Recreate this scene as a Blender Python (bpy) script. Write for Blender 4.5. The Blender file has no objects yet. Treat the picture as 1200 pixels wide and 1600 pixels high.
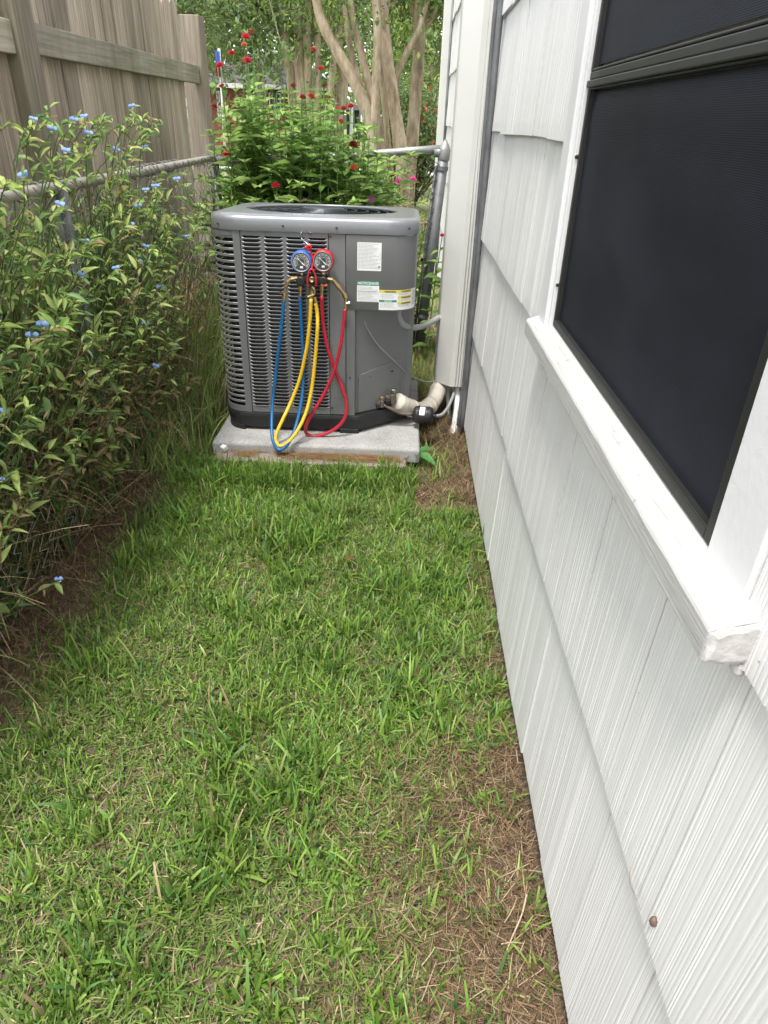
import bpy, math, random
import numpy as np
from mathutils import Vector, Matrix

R = math.radians
random.seed(7)
RNG = np.random.default_rng(7)
scene = bpy.context.scene
COL = scene.collection

# ------------------------------------------------------------------ camera
CAM_Z = 1.35
F_PX = 1063.42                       # focal length in pixels of a 1200 x 1600 frame
CM = np.array([[0.99908591, 0.04020712, -0.01451648],
               [0.03261033, -0.49730758, 0.86696121],
               [0.02763886, -0.86664212, -0.49816417]])
cam_d = bpy.data.cameras.new('camera')
cam = bpy.data.objects.new('camera', cam_d)
COL.objects.link(cam)
cam_d.sensor_fit = 'VERTICAL'
cam_d.sensor_height = 24.0
cam_d.sensor_width = 18.0
cam_d.lens = 24.0 * F_PX / 1600.0
cam_d.clip_start = 0.02
cam_d.clip_end = 400
cam.matrix_world = Matrix(((CM[0][0], -CM[0][1], -CM[0][2], 0),
                           (CM[1][0], -CM[1][1], -CM[1][2], 0),
                           (CM[2][0], -CM[2][1], -CM[2][2], CAM_Z), (0, 0, 0, 1)))
scene.camera = cam

# ------------------------------------------------------------------ light
SUN_EL, SUN_AZ = 71.0, 208.0         # azimuth: compass direction the light comes from (+Y = 0, +X = 90)
world = bpy.data.worlds.new('World')
scene.world = world
world.use_nodes = True
wn, wl = world.node_tree.nodes, world.node_tree.links
bg = wn['Background']
sky = wn.new('ShaderNodeTexSky')
sky.sky_type = 'NISHITA'
sky.sun_disc = False
sky.sun_elevation = R(SUN_EL)
sky.sun_rotation = R(SUN_AZ)
sky.dust_density = 1.0
sky.ozone_density = 1.0
hsv = wn.new('ShaderNodeHueSaturation')
hsv.inputs['Saturation'].default_value = 0.22       # thin overcast
wl.new(sky.outputs[0], hsv.inputs['Color'])
wl.new(hsv.outputs[0], bg.inputs['Color'])
bg.inputs['Strength'].default_value = 0.15
sun_d = bpy.data.lights.new('sun', 'SUN')
sun_d.energy = 1.5
sun_d.angle = R(14)
sun_d.color = (1.0, 0.965, 0.91)
sun = bpy.data.objects.new('sun', sun_d)
COL.objects.link(sun)
az, el = R(SUN_AZ), R(SUN_EL)
to_sun = Vector((math.sin(az) * math.cos(el), math.cos(az) * math.cos(el), math.sin(el)))
sun.rotation_euler = to_sun.to_track_quat('Z', 'Y').to_euler()
sun.location = to_sun * 30
scene.view_settings.view_transform = 'Standard'
scene.view_settings.look = 'None'
scene.view_settings.gamma = 1.0
scene.view_settings.exposure = 1.6
scene.view_settings.use_curve_mapping = False
scene.render.film_transparent = False
scene.cycles.max_bounces = 5
scene.cycles.diffuse_bounces = 4
scene.cycles.glossy_bounces = 2
scene.cycles.use_adaptive_sampling = True
scene.cycles.adaptive_threshold = .025
scene.cycles.use_denoising = True


# ------------------------------------------------------------------ helpers
def pt(u, v, y=None, x=None, z=None):
    """world point seen at photo pixel (u, v) at the depth y, on the plane x or on the height z"""
    d = CM @ np.array([u - 600.0, v - 800.0, F_PX])
    if y is not None:
        t = y / d[1]
    elif x is not None:
        t = x / d[0]
    else:
        t = (z - CAM_Z) / d[2]
    return np.array([0, 0, CAM_Z]) + t * d


def root_of(o):
    while o.parent is not None:
        o = o.parent
    return o


def tag(o, label=None, cat=None, group=None, kind=None):
    if label: o['label'] = label
    if cat: o['category'] = cat
    if group: o['group'] = group
    if kind: o['kind'] = kind
    return o


def empty(name, loc, label=None, cat=None, group=None):
    o = bpy.data.objects.new(name, None)
    o.empty_display_size = 0.05
    COL.objects.link(o)
    o.location = loc
    return tag(o, label, cat, group)


def link_mesh(name, me, parent=None, mat=None):
    o = bpy.data.objects.new(name, me)
    COL.objects.link(o)
    if parent is not None:
        o.parent = parent
    if mat is not None and not me.materials:
        me.materials.append(mat)
    return o


def shift_to_root(V, parent):
    V = np.asarray(V, dtype=np.float64)
    if parent is not None:
        return V - np.array(root_of(parent).location), None
    lo, hi = V.min(0), V.max(0)
    org = np.array([(lo[0] + hi[0]) / 2, (lo[1] + hi[1]) / 2, lo[2]])
    return V - org, org


class MB:
    def __init__(self):
        self.v, self.f = [], []

    def add(self, verts, faces):
        b = len(self.v)
        self.v.extend([tuple(float(c) for c in p) for p in verts])
        self.f.extend([tuple(i + b for i in fc) for fc in faces])
        return self

    def box(self, x0, x1, y0, y1, z0, z1):
        return self.add([(x0, y0, z0), (x1, y0, z0), (x1, y1, z0), (x0, y1, z0),
                         (x0, y0, z1), (x1, y0, z1), (x1, y1, z1), (x0, y1, z1)],
                        [(0, 3, 2, 1), (4, 5, 6, 7), (0, 1, 5, 4), (1, 2, 6, 5), (2, 3, 7, 6), (3, 0, 4, 7)])

    def obox(self, c, ax, ay, az, sx, sy, sz):
        c, ax, ay, az = (np.array(a, float) for a in (c, ax, ay, az))
        vs = [c + ax * sx * i + ay * sy * j + az * sz * k for k in (-.5, .5) for (i, j) in ((-.5, -.5), (.5, -.5), (.5, .5), (-.5, .5))]
        return self.add(vs, [(0, 3, 2, 1), (4, 5, 6, 7), (0, 1, 5, 4), (1, 2, 6, 5), (2, 3, 7, 6), (3, 0, 4, 7)])

    def prism(self, poly, z0, z1):
        n = len(poly)
        vs = [(p[0], p[1], z0) for p in poly] + [(p[0], p[1], z1) for p in poly]
        fs = [(i, (i + 1) % n, n + (i + 1) % n, n + i) for i in range(n)]
        fs += [tuple(range(n - 1, -1, -1)), tuple(range(n, 2 * n))]
        return self.add(vs, fs)

    def loft(self, rings, cap0=False, cap1=False, closed=True):
        n = len(rings[0])
        vs = [p for r in rings for p in r]
        fs = []
        for k in range(len(rings) - 1):
            for i in range(n if closed else n - 1):
                j = (i + 1) % n
                fs.append((k * n + i, k * n + j, (k + 1) * n + j, (k + 1) * n + i))
        if cap0: fs.append(tuple(range(n - 1, -1, -1)))
        if cap1: fs.append(tuple(range((len(rings) - 1) * n, len(rings) * n)))
        return self.add(vs, fs)

    def tube(self, pts, r, n=8, caps=True):
        P = np.array([tuple(p) for p in pts], float)
        m = len(P)
        rr = np.full(m, r, float) if np.isscalar(r) else np.array(r, float)
        T = np.gradient(P, axis=0) if m > 2 else np.repeat((P[1:] - P[:-1]), 2, axis=0)
        T /= (np.linalg.norm(T, axis=1)[:, None] + 1e-12)
        up = np.array([0, 0, 1.0]) if abs(T[0][2]) < 0.9 else np.array([1.0, 0, 0])
        rings = []
        for i in range(m):
            a = np.cross(T[i], up); a /= np.linalg.norm(a) + 1e-12
            b = np.cross(a, T[i]); up = b
            rings.append([P[i] + rr[i] * (math.cos(t) * a + math.sin(t) * b) for t in np.linspace(0, 2 * math.pi, n, endpoint=False)])
        return self.loft(rings, caps, caps)

    def lathe(self, prof, c, axis=(0, 0, 1), n=24, caps=True):
        """prof: (radius, height along the axis)"""
        ax = np.array(axis, float); ax /= np.linalg.norm(ax)
        h = np.array([1.0, 0, 0]) if abs(ax[0]) < .9 else np.array([0, 1.0, 0])
        a = np.cross(ax, h); a /= np.linalg.norm(a); b = np.cross(ax, a)
        c = np.array(c, float)
        rings = [[c + ax * hh + rd * (math.cos(t) * a + math.sin(t) * b) for t in np.linspace(0, 2 * math.pi, n, endpoint=False)] for rd, hh in prof]
        return self.loft(rings, caps, caps)

    def mesh(self, name, V):
        me = bpy.data.meshes.new(name)
        me.from_pydata([tuple(p) for p in V], [], self.f)
        me.update()
        return me

    def build(self, name, mat, parent=None, smooth=False, bevel=0.0, seg=2):
        V, org = shift_to_root(self.v, parent)
        me = self.mesh(name, V)
        o = link_mesh(name, me, parent, mat)
        if org is not None: o.location = org
        if smooth:
            me.polygons.foreach_set('use_smooth', [True] * len(me.polygons))
        if bevel:
            b = o.modifiers.new('edge', 'BEVEL')
            b.width = bevel; b.segments = seg; b.limit_method = 'ANGLE'; b.angle_limit = R(35)
        return o


def smooth_path(pts, n=40):
    """Catmull-Rom through the points"""
    P = np.array([tuple(p) for p in pts], float)
    P = np.vstack([2 * P[0] - P[1], P, 2 * P[-1] - P[-2]])
    out = []
    segs = len(P) - 3
    for k in range(segs):
        p0, p1, p2, p3 = P[k:k + 4]
        for t in np.linspace(0, 1, max(2, n // segs), endpoint=False):
            out.append(.5 * ((2 * p1) + (-p0 + p2) * t + (2 * p0 - 5 * p1 + 4 * p2 - p3) * t * t + (-p0 + 3 * p1 - 3 * p2 + p3) * t ** 3))
    out.append(P[-2])
    return out


def np_mesh(name, V, Q, mat, C=None, parent=None, smooth=True, org=None):
    """one mesh from arrays: V (n,3), Q (k,4) quads, C (n,3) colours"""
    V = np.asarray(V, np.float64)
    if org is not None:
        V = V - np.asarray(org)
    else:
        V, org = shift_to_root(V, parent)
    me = bpy.data.meshes.new(name)
    n, k = len(V), len(Q)
    me.vertices.add(n); me.loops.add(4 * k); me.polygons.add(k)
    me.vertices.foreach_set('co', V.astype(np.float32).ravel())
    me.loops.foreach_set('vertex_index', np.asarray(Q, np.int32).ravel())
    me.polygons.foreach_set('loop_start', np.arange(0, 4 * k, 4, dtype=np.int32))
    if smooth: me.polygons.foreach_set('use_smooth', np.ones(k, bool))
    if C is not None:
        at = me.color_attributes.new('Col', 'FLOAT_COLOR', 'POINT')
        at.data.foreach_set('color', np.hstack([np.asarray(C, np.float32), np.ones((n, 1), np.float32)]).ravel())
    me.update(); me.validate()
    o = link_mesh(name, me, parent, mat)
    if parent is None: o.location = org
    return o


def vnoise(x, y, s, seed=0):
    x = np.asarray(x) * s; y = np.asarray(y) * s
    xi, yi = np.floor(x).astype(int), np.floor(y).astype(int)
    fx, fy = x - xi, y - yi
    fx, fy = fx * fx * (3 - 2 * fx), fy * fy * (3 - 2 * fy)
    def h(a, b):
        q = np.sin(a * 127.1 + b * 311.7 + seed * 74.7) * 43758.5453
        return q - np.floor(q)
    return (h(xi, yi) * (1 - fx) + h(xi + 1, yi) * fx) * (1 - fy) + (h(xi, yi + 1) * (1 - fx) + h(xi + 1, yi + 1) * fx) * fy


def ground_z(x, y):
    x, y = np.asarray(x, float), np.asarray(y, float)
    near = np.clip((6.5 - y) / 2, 0, 1)
    return (vnoise(x + 9, y + 9, 3.1, 1) - .5) * .03 * near + (vnoise(x + 9, y + 9, 9, 2) - .5) * .012 * near + np.clip(-0.95 - x, 0, .15) * .25 * near - .008


# ------------------------------------------------------------------ materials
def new_mat(name):
    m = bpy.data.materials.new(name)
    m.use_nodes = True
    nt = m.node_tree
    return m, nt.nodes, nt.links, nt.nodes['Principled BSDF']


def tex_coord(N, L, scale=(1, 1, 1), obj=False):
    mp = N.new('ShaderNodeMapping')
    mp.inputs['Scale'].default_value = scale
    if obj:
        tc = N.new('ShaderNodeTexCoord'); L.new(tc.outputs['Object'], mp.inputs['Vector'])
    else:
        g = N.new('ShaderNodeNewGeometry'); L.new(g.outputs['Position'], mp.inputs['Vector'])
    return mp.outputs['Vector']


def noise(N, L, vec, scale, detail=4, rough=.55):
    n = N.new('ShaderNodeTexNoise')
    n.inputs['Scale'].default_value = scale; n.inputs['Detail'].default_value = detail; n.inputs['Roughness'].default_value = rough
    L.new(vec, n.inputs['Vector'])
    return n.outputs['Fac']


def ramp(N, L, fac, stops):
    r = N.new('ShaderNodeValToRGB')
    els = r.color_ramp.elements
    while len(els) < len(stops): els.new(.5)
    for e, (p, c) in zip(els, stops):
        e.position = p; e.color = (c[0], c[1], c[2], 1)
    L.new(fac, r.inputs['Fac'])
    return r.outputs['Color']


def bump(N, L, bsdf, h, strength=.3, dist=.002):
    b = N.new('ShaderNodeBump')
    b.inputs['Strength'].default_value = strength; b.inputs['Distance'].default_value = dist
    L.new(h, b.inputs['Height']); L.new(b.outputs['Normal'], bsdf.inputs['Normal'])
    return b


def simple(name, col, rough=.5, metal=0.0, var=.12, scale=12, bstr=0.0, bscale=200, coat=0.0, spec=None):
    m, N, L, B = new_mat(name)
    v = tex_coord(N, L)
    f = noise(N, L, v, scale, 5, .6)
    c = np.array(col)
    L.new(ramp(N, L, f, [(.28, c * (1 - var)), (.72, np.minimum(c * (1 + var), 1))]), B.inputs['Base Color'])
    B.inputs['Roughness'].default_value = rough
    B.inputs['Metallic'].default_value = metal
    if coat:
        B.inputs['Coat Weight'].default_value = coat; B.inputs['Coat Roughness'].default_value = .25
    if spec is not None: B.inputs['Specular IOR Level'].default_value = spec
    if bstr: bump(N, L, B, noise(N, L, v, bscale, 3), bstr, .001)
    return m


def attr_leaf(name, rough=.45, trans=.3, spec=.35):
    m, N, L, B = new_mat(name)
    a = N.new('ShaderNodeAttribute'); a.attribute_name = 'Col'
    L.new(a.outputs['Color'], B.inputs['Base Color'])
    B.inputs['Roughness'].default_value = rough
    B.inputs['Specular IOR Level'].default_value = spec
    t = N.new('ShaderNodeBsdfTranslucent'); L.new(a.outputs['Color'], t.inputs['Color'])
    mx = N.new('ShaderNodeMixShader'); mx.inputs['Fac'].default_value = trans
    L.new(B.outputs[0], mx.inputs[1]); L.new(t.outputs[0], mx.inputs[2])
    L.new(mx.outputs[0], N['Material Output'].inputs['Surface'])
    return m


def make_shingle_mat():
    m, N, L, B = new_mat('painted_shake')
    v = tex_coord(N, L)
    f1 = noise(N, L, v, 2.2, 5, .6)
    f2 = noise(N, L, tex_coord(N, L, (60, 160, 4)), 1.0, 4, .7)
    mx = N.new('ShaderNodeMath'); mx.operation = 'MULTIPLY_ADD'; mx.inputs[1].default_value = .35
    L.new(f2, mx.inputs[0]); L.new(f1, mx.inputs[2])
    col = ramp(N, L, mx.outputs[0], [(.35, (.565, .555, .535)), (.62, (.665, .657, .637)), (.95, (.695, .687, .667))])
    # fine specks of dirt
    sp = noise(N, L, v, 75, 2, .5)
    spr = ramp(N, L, sp, [(.20, (.45, .42, .36)), (.235, (1, 1, 1))])
    mu = N.new('ShaderNodeMixRGB'); mu.blend_type = 'MULTIPLY'; mu.inputs[0].default_value = .8
    L.new(col, mu.inputs[1]); L.new(spr, mu.inputs[2])
    L.new(mu.outputs[0], B.inputs['Base Color'])
    B.inputs['Roughness'].default_value = .42
    bump(N, L, B, noise(N, L, tex_coord(N, L, (40, 420, 9)), 1.0, 4, .65), .32, .0012)
    b2 = N.new('ShaderNodeBump'); b2.inputs['Strength'].default_value = .3; b2.inputs['Distance'].default_value = .0008
    L.new(noise(N, L, v, 260, 3), b2.inputs['Height'])
    L.new(b2.outputs['Normal'], [n for n in N if n.type == 'BUMP'][0].inputs['Normal'])
    return m


def make_wood(name, dark, light, green=.0):
    m, N, L, B = new_mat(name)
    oi = N.new('ShaderNodeObjectInfo')
    add = N.new('ShaderNodeVectorMath'); add.operation = 'MULTIPLY_ADD'
    g = N.new('ShaderNodeNewGeometry')
    L.new(oi.outputs['Random'], add.inputs[0]); add.inputs[1].default_value = (17, 31, 7); L.new(g.outputs['Position'], add.inputs[2])
    mp = N.new('ShaderNodeMapping'); mp.inputs['Scale'].default_value = (70, 70, 2.2) if 'rail' not in name else (70, 2.2, 70)
    L.new(add.outputs[0], mp.inputs['Vector'])
    f = noise(N, L, mp.outputs[0], 1.0, 6, .7)
    mp2 = N.new('ShaderNodeMapping'); mp2.inputs['Scale'].default_value = (6, 6, 1.2)
    L.new(add.outputs[0], mp2.inputs['Vector'])
    f2 = noise(N, L, mp2.outputs[0], 1.0, 4, .6)
    c = ramp(N, L, f, [(.3, dark), (.5, tuple(.5 * (a + b) for a, b in zip(dark, light))), (.72, light)])
    mm = N.new('ShaderNodeMixRGB'); mm.blend_type = 'MULTIPLY'; mm.inputs[0].default_value = .8
    L.new(c, mm.inputs[1]); L.new(ramp(N, L, f2, [(.3, (.62, .60, .58)), (.65, (1.1, 1.08, 1.05))]), mm.inputs[2])
    hs = N.new('ShaderNodeHueSaturation')
    mr = N.new('ShaderNodeMapRange'); mr.inputs['To Min'].default_value = .72; mr.inputs['To Max'].default_value = 1.25
    L.new(oi.outputs['Random'], mr.inputs['Value']); L.new(mr.outputs[0], hs.inputs['Value'])
    L.new(mm.outputs[0], hs.inputs['Color'])
    out = hs.outputs[0]
    if green:
        gm = N.new('ShaderNodeMixRGB'); gm.inputs[2].default_value = (.17, .19, .09, 1)
        mp3 = N.new('ShaderNodeMapping'); mp3.inputs['Scale'].default_value = (9, 9, 1.0)
        L.new(add.outputs[0], mp3.inputs['Vector'])
        L.new(ramp(N, L, noise(N, L, mp3.outputs[0], 1.0, 3, .6), [(.45, (0, 0, 0)), (.7, (green, green, green))]), gm.inputs[0])
        L.new(out, gm.inputs[1]); out = gm.outputs[0]
    L.new(out, B.inputs['Base Color'])
    B.inputs['Roughness'].default_value = .85
    B.inputs['Specular IOR Level'].default_value = .2
    bump(N, L, B, f, .6, .003)
    return m


def make_ground_mat():
    m, N, L, B = new_mat('ground_soil')
    v = tex_coord(N, L)
    soil = ramp(N, L, noise(N, L, v, 55, 6, .7), [(.3, (.045, .034, .024)), (.5, (.13, .097, .066)), (.72, (.28, .215, .145))])
    lawn = ramp(N, L, noise(N, L, v, 3.0, 8, .75), [(.35, (.12, .14, .045)), (.5, (.17, .20, .06)), (.66, (.28, .24, .11))])
    sep = N.new('ShaderNodeSeparateXYZ'); L.new(v, sep.inputs[0])
    mr = N.new('ShaderNodeMapRange'); mr.inputs['From Min'].default_value = 5.4; mr.inputs['From Max'].default_value = 6.4
    L.new(sep.outputs['Y'], mr.inputs['Value'])
    mx = N.new('ShaderNodeMixRGB')
    L.new(mr.outputs[0], mx.inputs[0]); L.new(soil, mx.inputs[1]); L.new(lawn, mx.inputs[2])
    L.new(mx.outputs[0], B.inputs['Base Color'])
    B.inputs['Roughness'].default_value = .95
    bump(N, L, B, noise(N, L, v, 90, 6, .7), .8, .01)
    return m


def make_concrete(name, base, grit):
    m, N, L, B = new_mat(name)
    v = tex_coord(N, L)
    c = np.array(base)
    a = ramp(N, L, noise(N, L, v, 9, 6, .65), [(.3, c * .78), (.7, c * 1.1)])
    b = ramp(N, L, noise(N, L, v, 210, 2, .6), [(.36, (grit, grit, grit)), (.5, (1, 1, 1))])
    mu = N.new('ShaderNodeMixRGB'); mu.blend_type = 'MULTIPLY'; mu.inputs[0].default_value = 1
    L.new(a, mu.inputs[1]); L.new(b, mu.inputs[2]); L.new(mu.outputs[0], B.inputs['Base Color'])
    B.inputs['Roughness'].default_value = .9
    bump(N, L, B, noise(N, L, v, 230, 4, .7), .6, .002)
    return m


def make_screen():
    m, N, L, B = new_mat('solar_screen')
    v = tex_coord(N, L)
    w = N.new('ShaderNodeTexWave'); w.bands_direction = 'Z'; w.inputs['Scale'].default_value = 140
    w.inputs['Distortion'].default_value = .5; w.inputs['Detail'].default_value = 1
    L.new(v, w.inputs['Vector'])
    c = ramp(N, L, w.outputs['Fac'], [(.2, (.0075, .0083, .0112)), (.8, (.019, .021, .0275))])
    n1 = noise(N, L, tex_coord(N, L, (1, 2.5, 7)), 1.3, 3, .5)
    mu = N.new('ShaderNodeMixRGB'); mu.blend_type = 'MULTIPLY'; mu.inputs[0].default_value = .9
    L.new(c, mu.inputs[1]); L.new(ramp(N, L, n1, [(.32, (.74, .74, .75)), (.7, (1.35, 1.35, 1.37))]), mu.inputs[2])  # broad blotches put faint reflections and dust into the screen colour
    L.new(mu.outputs[0], B.inputs['Base Color'])
    B.inputs['Roughness'].default_value = .6
    B.inputs['Specular IOR Level'].default_value = .13
    bump(N, L, B, w.outputs['Fac'], .25, .0006)
    return m


def make_sill():
    m, N, L, B = new_mat('worn_sill_paint')
    f = noise(N, L, tex_coord(N, L, (160, 7, 160)), 1.0, 5, .7)
    g_ = noise(N, L, tex_coord(N, L), 30, 4, .6)
    a = ramp(N, L, f, [(.28, (.27, .26, .24)), (.40, (.40, .392, .37)), (.6, (.44, .434, .415))])
    b = ramp(N, L, g_, [(.27, (.55, .52, .47)), (.36, (1, 1, 1))])
    mu = N.new('ShaderNodeMixRGB'); mu.blend_type = 'MULTIPLY'; mu.inputs[0].default_value = .7
    L.new(a, mu.inputs[1]); L.new(b, mu.inputs[2]); L.new(mu.outputs[0], B.inputs['Base Color'])
    B.inputs['Roughness'].default_value = .6
    bump(N, L, B, f, .6, .0025)
    return m


def make_coil():
    m, N, L, B = new_mat('coil_fins')
    w = N.new('ShaderNodeTexWave'); w.bands_direction = 'Z'; w.inputs['Scale'].default_value = 60
    L.new(tex_coord(N, L), w.inputs['Vector'])
    L.new(ramp(N, L, w.outputs['Fac'], [(.2, (.006, .006, .007)), (.8, (.03, .03, .032))]), B.inputs['Base Color'])
    B.inputs['Roughness'].default_value = .7
    return m


M = {}
M['shake'] = make_shingle_mat()
M['white'] = simple('white_trim_paint', (.66, .66, .65), .42, 0, .06, 5, .5, 90)
M['cream'] = simple('cream_duct_paint', (.64, .635, .59), .35, 0, .05, 3)
M['wallbase'] = simple('house_sheathing', (.55, .55, .52), .8, 0, .1, 4)
M['screen'] = make_screen()
M['plaster'] = simple('chipped_sill_end', (.50, .485, .46), .9, 0, .3, 60, 1.0, 140)
M['sill'] = make_sill()
M['bronze'] = simple('bronze_frame', (.017, .017, .0145), .5, .1, .2, 20)
M['ac'] = simple('grey_cabinet_paint', (.185, .186, .19), .36, .25, .05, 4, .12, 900, coat=.25)
M['actop_skylit'] = simple('cabinet_paint_sky_lit', (.215, .22, .23), .3, .3, .06, 5, .1, 900, coat=.3)  # cabinet grey made lighter and bluer, sky reflection put into the colour
M['blackplastic'] = simple('black_plastic', (.012, .012, .013), .5, 0, .3, 30)
M['coil'] = make_coil()
M['darkgrille'] = simple('dark_grille', (.05, .055, .06), .35, .4, .1, 30)
M['brass'] = simple('brass', (.55, .40, .2), .35, .9, .2, 60)
M['chrome'] = simple('chrome', (.6, .6, .6), .2, 1, .1, 50)
M['blue'] = simple('blue_hose', (.012, .11, .27), .33, 0, .15, 25)
M['yellow'] = simple('yellow_hose', (.72, .46, .025), .33, 0, .12, 25)
M['red'] = simple('red_hose', (.42, .018, .035), .33, 0, .15, 25)
M['redplastic'] = simple('red_rubber', (.55, .015, .02), .4, 0, .1, 40)
M['blueplastic'] = simple('blue_rubber', (.03, .13, .55), .4, 0, .1, 40)
M['dial'] = simple('dial_face', (.05, .055, .06), .35, 0, .2, 80)
M['dialmark'] = simple('dial_print', (.75, .75, .72), .5, 0, .05, 50)
M['orange'] = simple('orange_print', (.6, .12, .05), .5, 0, .1, 50)
M['paper'] = simple('label_white', (.78, .78, .77), .45, 0, .04, 15)
M['ink'] = simple('label_ink', (.22, .22, .22), .6, 0, .1, 50)
M['inkblack'] = simple('label_black', (.03, .03, .025), .6, 0, .1, 50)
M['labelgreen'] = simple('label_green', (.03, .24, .15), .45, 0, .05, 50)
M['labelyellow'] = simple('label_yellow', (.70, .58, .10), .45, 0, .08, 50)
M['tan'] = simple('tan_insulation', (.66, .60, .51), .8, 0, .15, 25, .5, 60)
M['galv'] = simple('galvanised_steel', (.33, .33, .32), .5, .55, .3, 14, .3, 90)
M['galvdark'] = simple('dull_galvanised_post', (.16, .165, .165), .55, .4, .35, 9, .3, 90)
M['rail'] = simple('weathered_rail', (.36, .33, .29), .7, .2, .25, 20, .4, 90)
M['wire'] = simple('fence_wire', (.46, .44, .41), .6, .3, .35, 9)
M['rust'] = simple('rusty_wire', (.05, .032, .024), .75, .2, .3, 9)
M['copper'] = simple('copper_tube', (.16, .13, .10), .5, .5, .2, 40)
M['pvc'] = simple('white_pvc', (.74, .74, .72), .35, 0, .06, 10)
M['conduit'] = simple('grey_conduit', (.33, .34, .35), .45, 0, .1, 20)
M['wood'] = make_wood('fence_wood', (.19, .15, .112), (.62, .525, .425))
M['woodpost'] = make_wood('fence_wood_post', (.22, .18, .14), (.54, .46, .38), .45)
M['woodrail'] = make_wood('fence_wood_rail', (.25, .225, .17), (.52, .48, .40), .45)
M['ground'] = make_ground_mat()
M['pad'] = make_concrete('pad_concrete', (.37, .365, .35), .62)
M['slab'] = make_concrete('slab_concrete', (.28, .22, .185), .55)
M['grass'] = attr_leaf('grass_blade', .45, .3, .4)
M['straw'] = attr_leaf('dry_straw', .8, .12, .1)
M['leaf'] = attr_leaf('leaf', .45, .42, .35)
M['stem'] = attr_leaf('stem', .6, .1, .3)
M['petal'] = attr_leaf('petal', .55, .25, .2)
M['bark'] = None
M['road'] = simple('asphalt_road', (.16, .155, .15), .9, 0, .15, 3)
M['walkway'] = simple('concrete_walk', (.42, .40, .37), .9, 0, .1, 4)
M['roofgrey'] = simple('grey_roof_shingles', (.10, .09, .092), .9, 0, .25, 6)
M['roofpink'] = simple('pinkish_roof_shingles', (.24, .17, .165), .9, 0, .2, 6)
M['brickred'] = simple('red_brick', (.22, .06, .05), .85, 0, .2, 6)
M['darkglass'] = simple('dark_glass', (.03, .04, .05), .15, 0, .1, 2)
M['flagred'] = simple('flag_red', (.6, .03, .04), .7, 0, .08, 20)
M['flagblue'] = simple('flag_blue', (.12, .2, .5), .7, 0, .08, 20)
M['skypane'] = simple('pane_sky_reflection', (.5, .56, .63), .25, .2, .05, 4, coat=.5)  # pale blue puts the sky's reflection into the window pane colour
M['tyre'] = simple('tyre_rubber', (.02, .02, .02), .8, 0, .2, 20)


def make_bark():
    m, N, L, B = new_mat('smooth_bark')
    f = noise(N, L, tex_coord(N, L, (9, 9, 2.6)), 1.0, 8, .72)
    L.new(ramp(N, L, f, [(.33, (.15, .115, .08)), (.46, (.33, .25, .165)), (.57, (.50, .40, .28)), (.7, (.62, .53, .41))]), B.inputs['Base Color'])
    B.inputs['Roughness'].default_value = .75
    bump(N, L, B, f, .5, .02)
    return m


M['bark'] = make_bark()

# ================================================================== setting
def axis_pts(segs):
    out = []
    for a, b, s in segs:
        out += list(np.arange(a, b, s))
    out.append(segs[-1][1])
    return np.array(out)


gx = axis_pts([(-120, -12, 12), (-12, -2, 1), (-2, .8, .05), (.8, 10, 1.15), (10, 120, 11)])
gy = axis_pts([(-60, -4, 8), (-4, .2, .6), (.2, 5.2, .05), (5.2, 12, .4), (12, 40, 2), (40, 200, 16)])
GX, GY = np.meshgrid(gx, gy)
GZ = ground_z(GX, GY)
V = np.stack([GX.ravel(), GY.ravel(), GZ.ravel()], 1)
nx, ny = len(gx), len(gy)
i0 = (np.arange(ny - 1)[:, None] * nx + np.arange(nx - 1)[None, :]).ravel()
Q = np.stack([i0, i0 + 1, i0 + 1 + nx, i0 + nx], 1)
tag(np_mesh('ground', V, Q, M['ground'], org=(0, 0, 0)), kind='structure')
tag(MB().box(-90, 90, 21.5, 24.2, -.05, .012).build('pavement', M['walkway']), kind='structure')
tag(MB().box(-90, 90, 26, 33, -.05, .008).build('road', M['road']), kind='structure')

# ------------------------------------------------------------------ house: wall of combed shakes, window
WX = .347                                  # sheathing face; shake faces stand about 16 mm proud of it
house = empty('house', (.347, 3.0, 0), 'white house wall of combed painted shakes with a dark screened window', 'house')
hw = MB().box(WX, 4.5, -2.0, 7.3, -.05, 2.9).build('wall', M['wallbase'], house)
EDGES = [.052, .503, .922, 1.325, 1.702, 2.10, 2.50]
WIN_Y0, WIN_Y1, WIN_Z0, WIN_Z1 = .515, 1.58, .93, 2.06          # outside of the casing
JOINTS = {0: [.245, .45, .665, .865, 1.13, 1.41, 1.66, 1.95, 2.27, 2.62, 2.95, 3.25],
          1: [.27, .48, .685, .945, 1.20, 1.52, 1.86, 1.99, 2.33, 2.68, 3.0, 3.22],
          2: [.22, .40, 1.72, 1.935, 2.05, 2.4, 2.75, 3.02, 3.3],
          3: [.3, 1.62, 1.86, 2.12, 2.5, 2.81, 3.1]}


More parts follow.
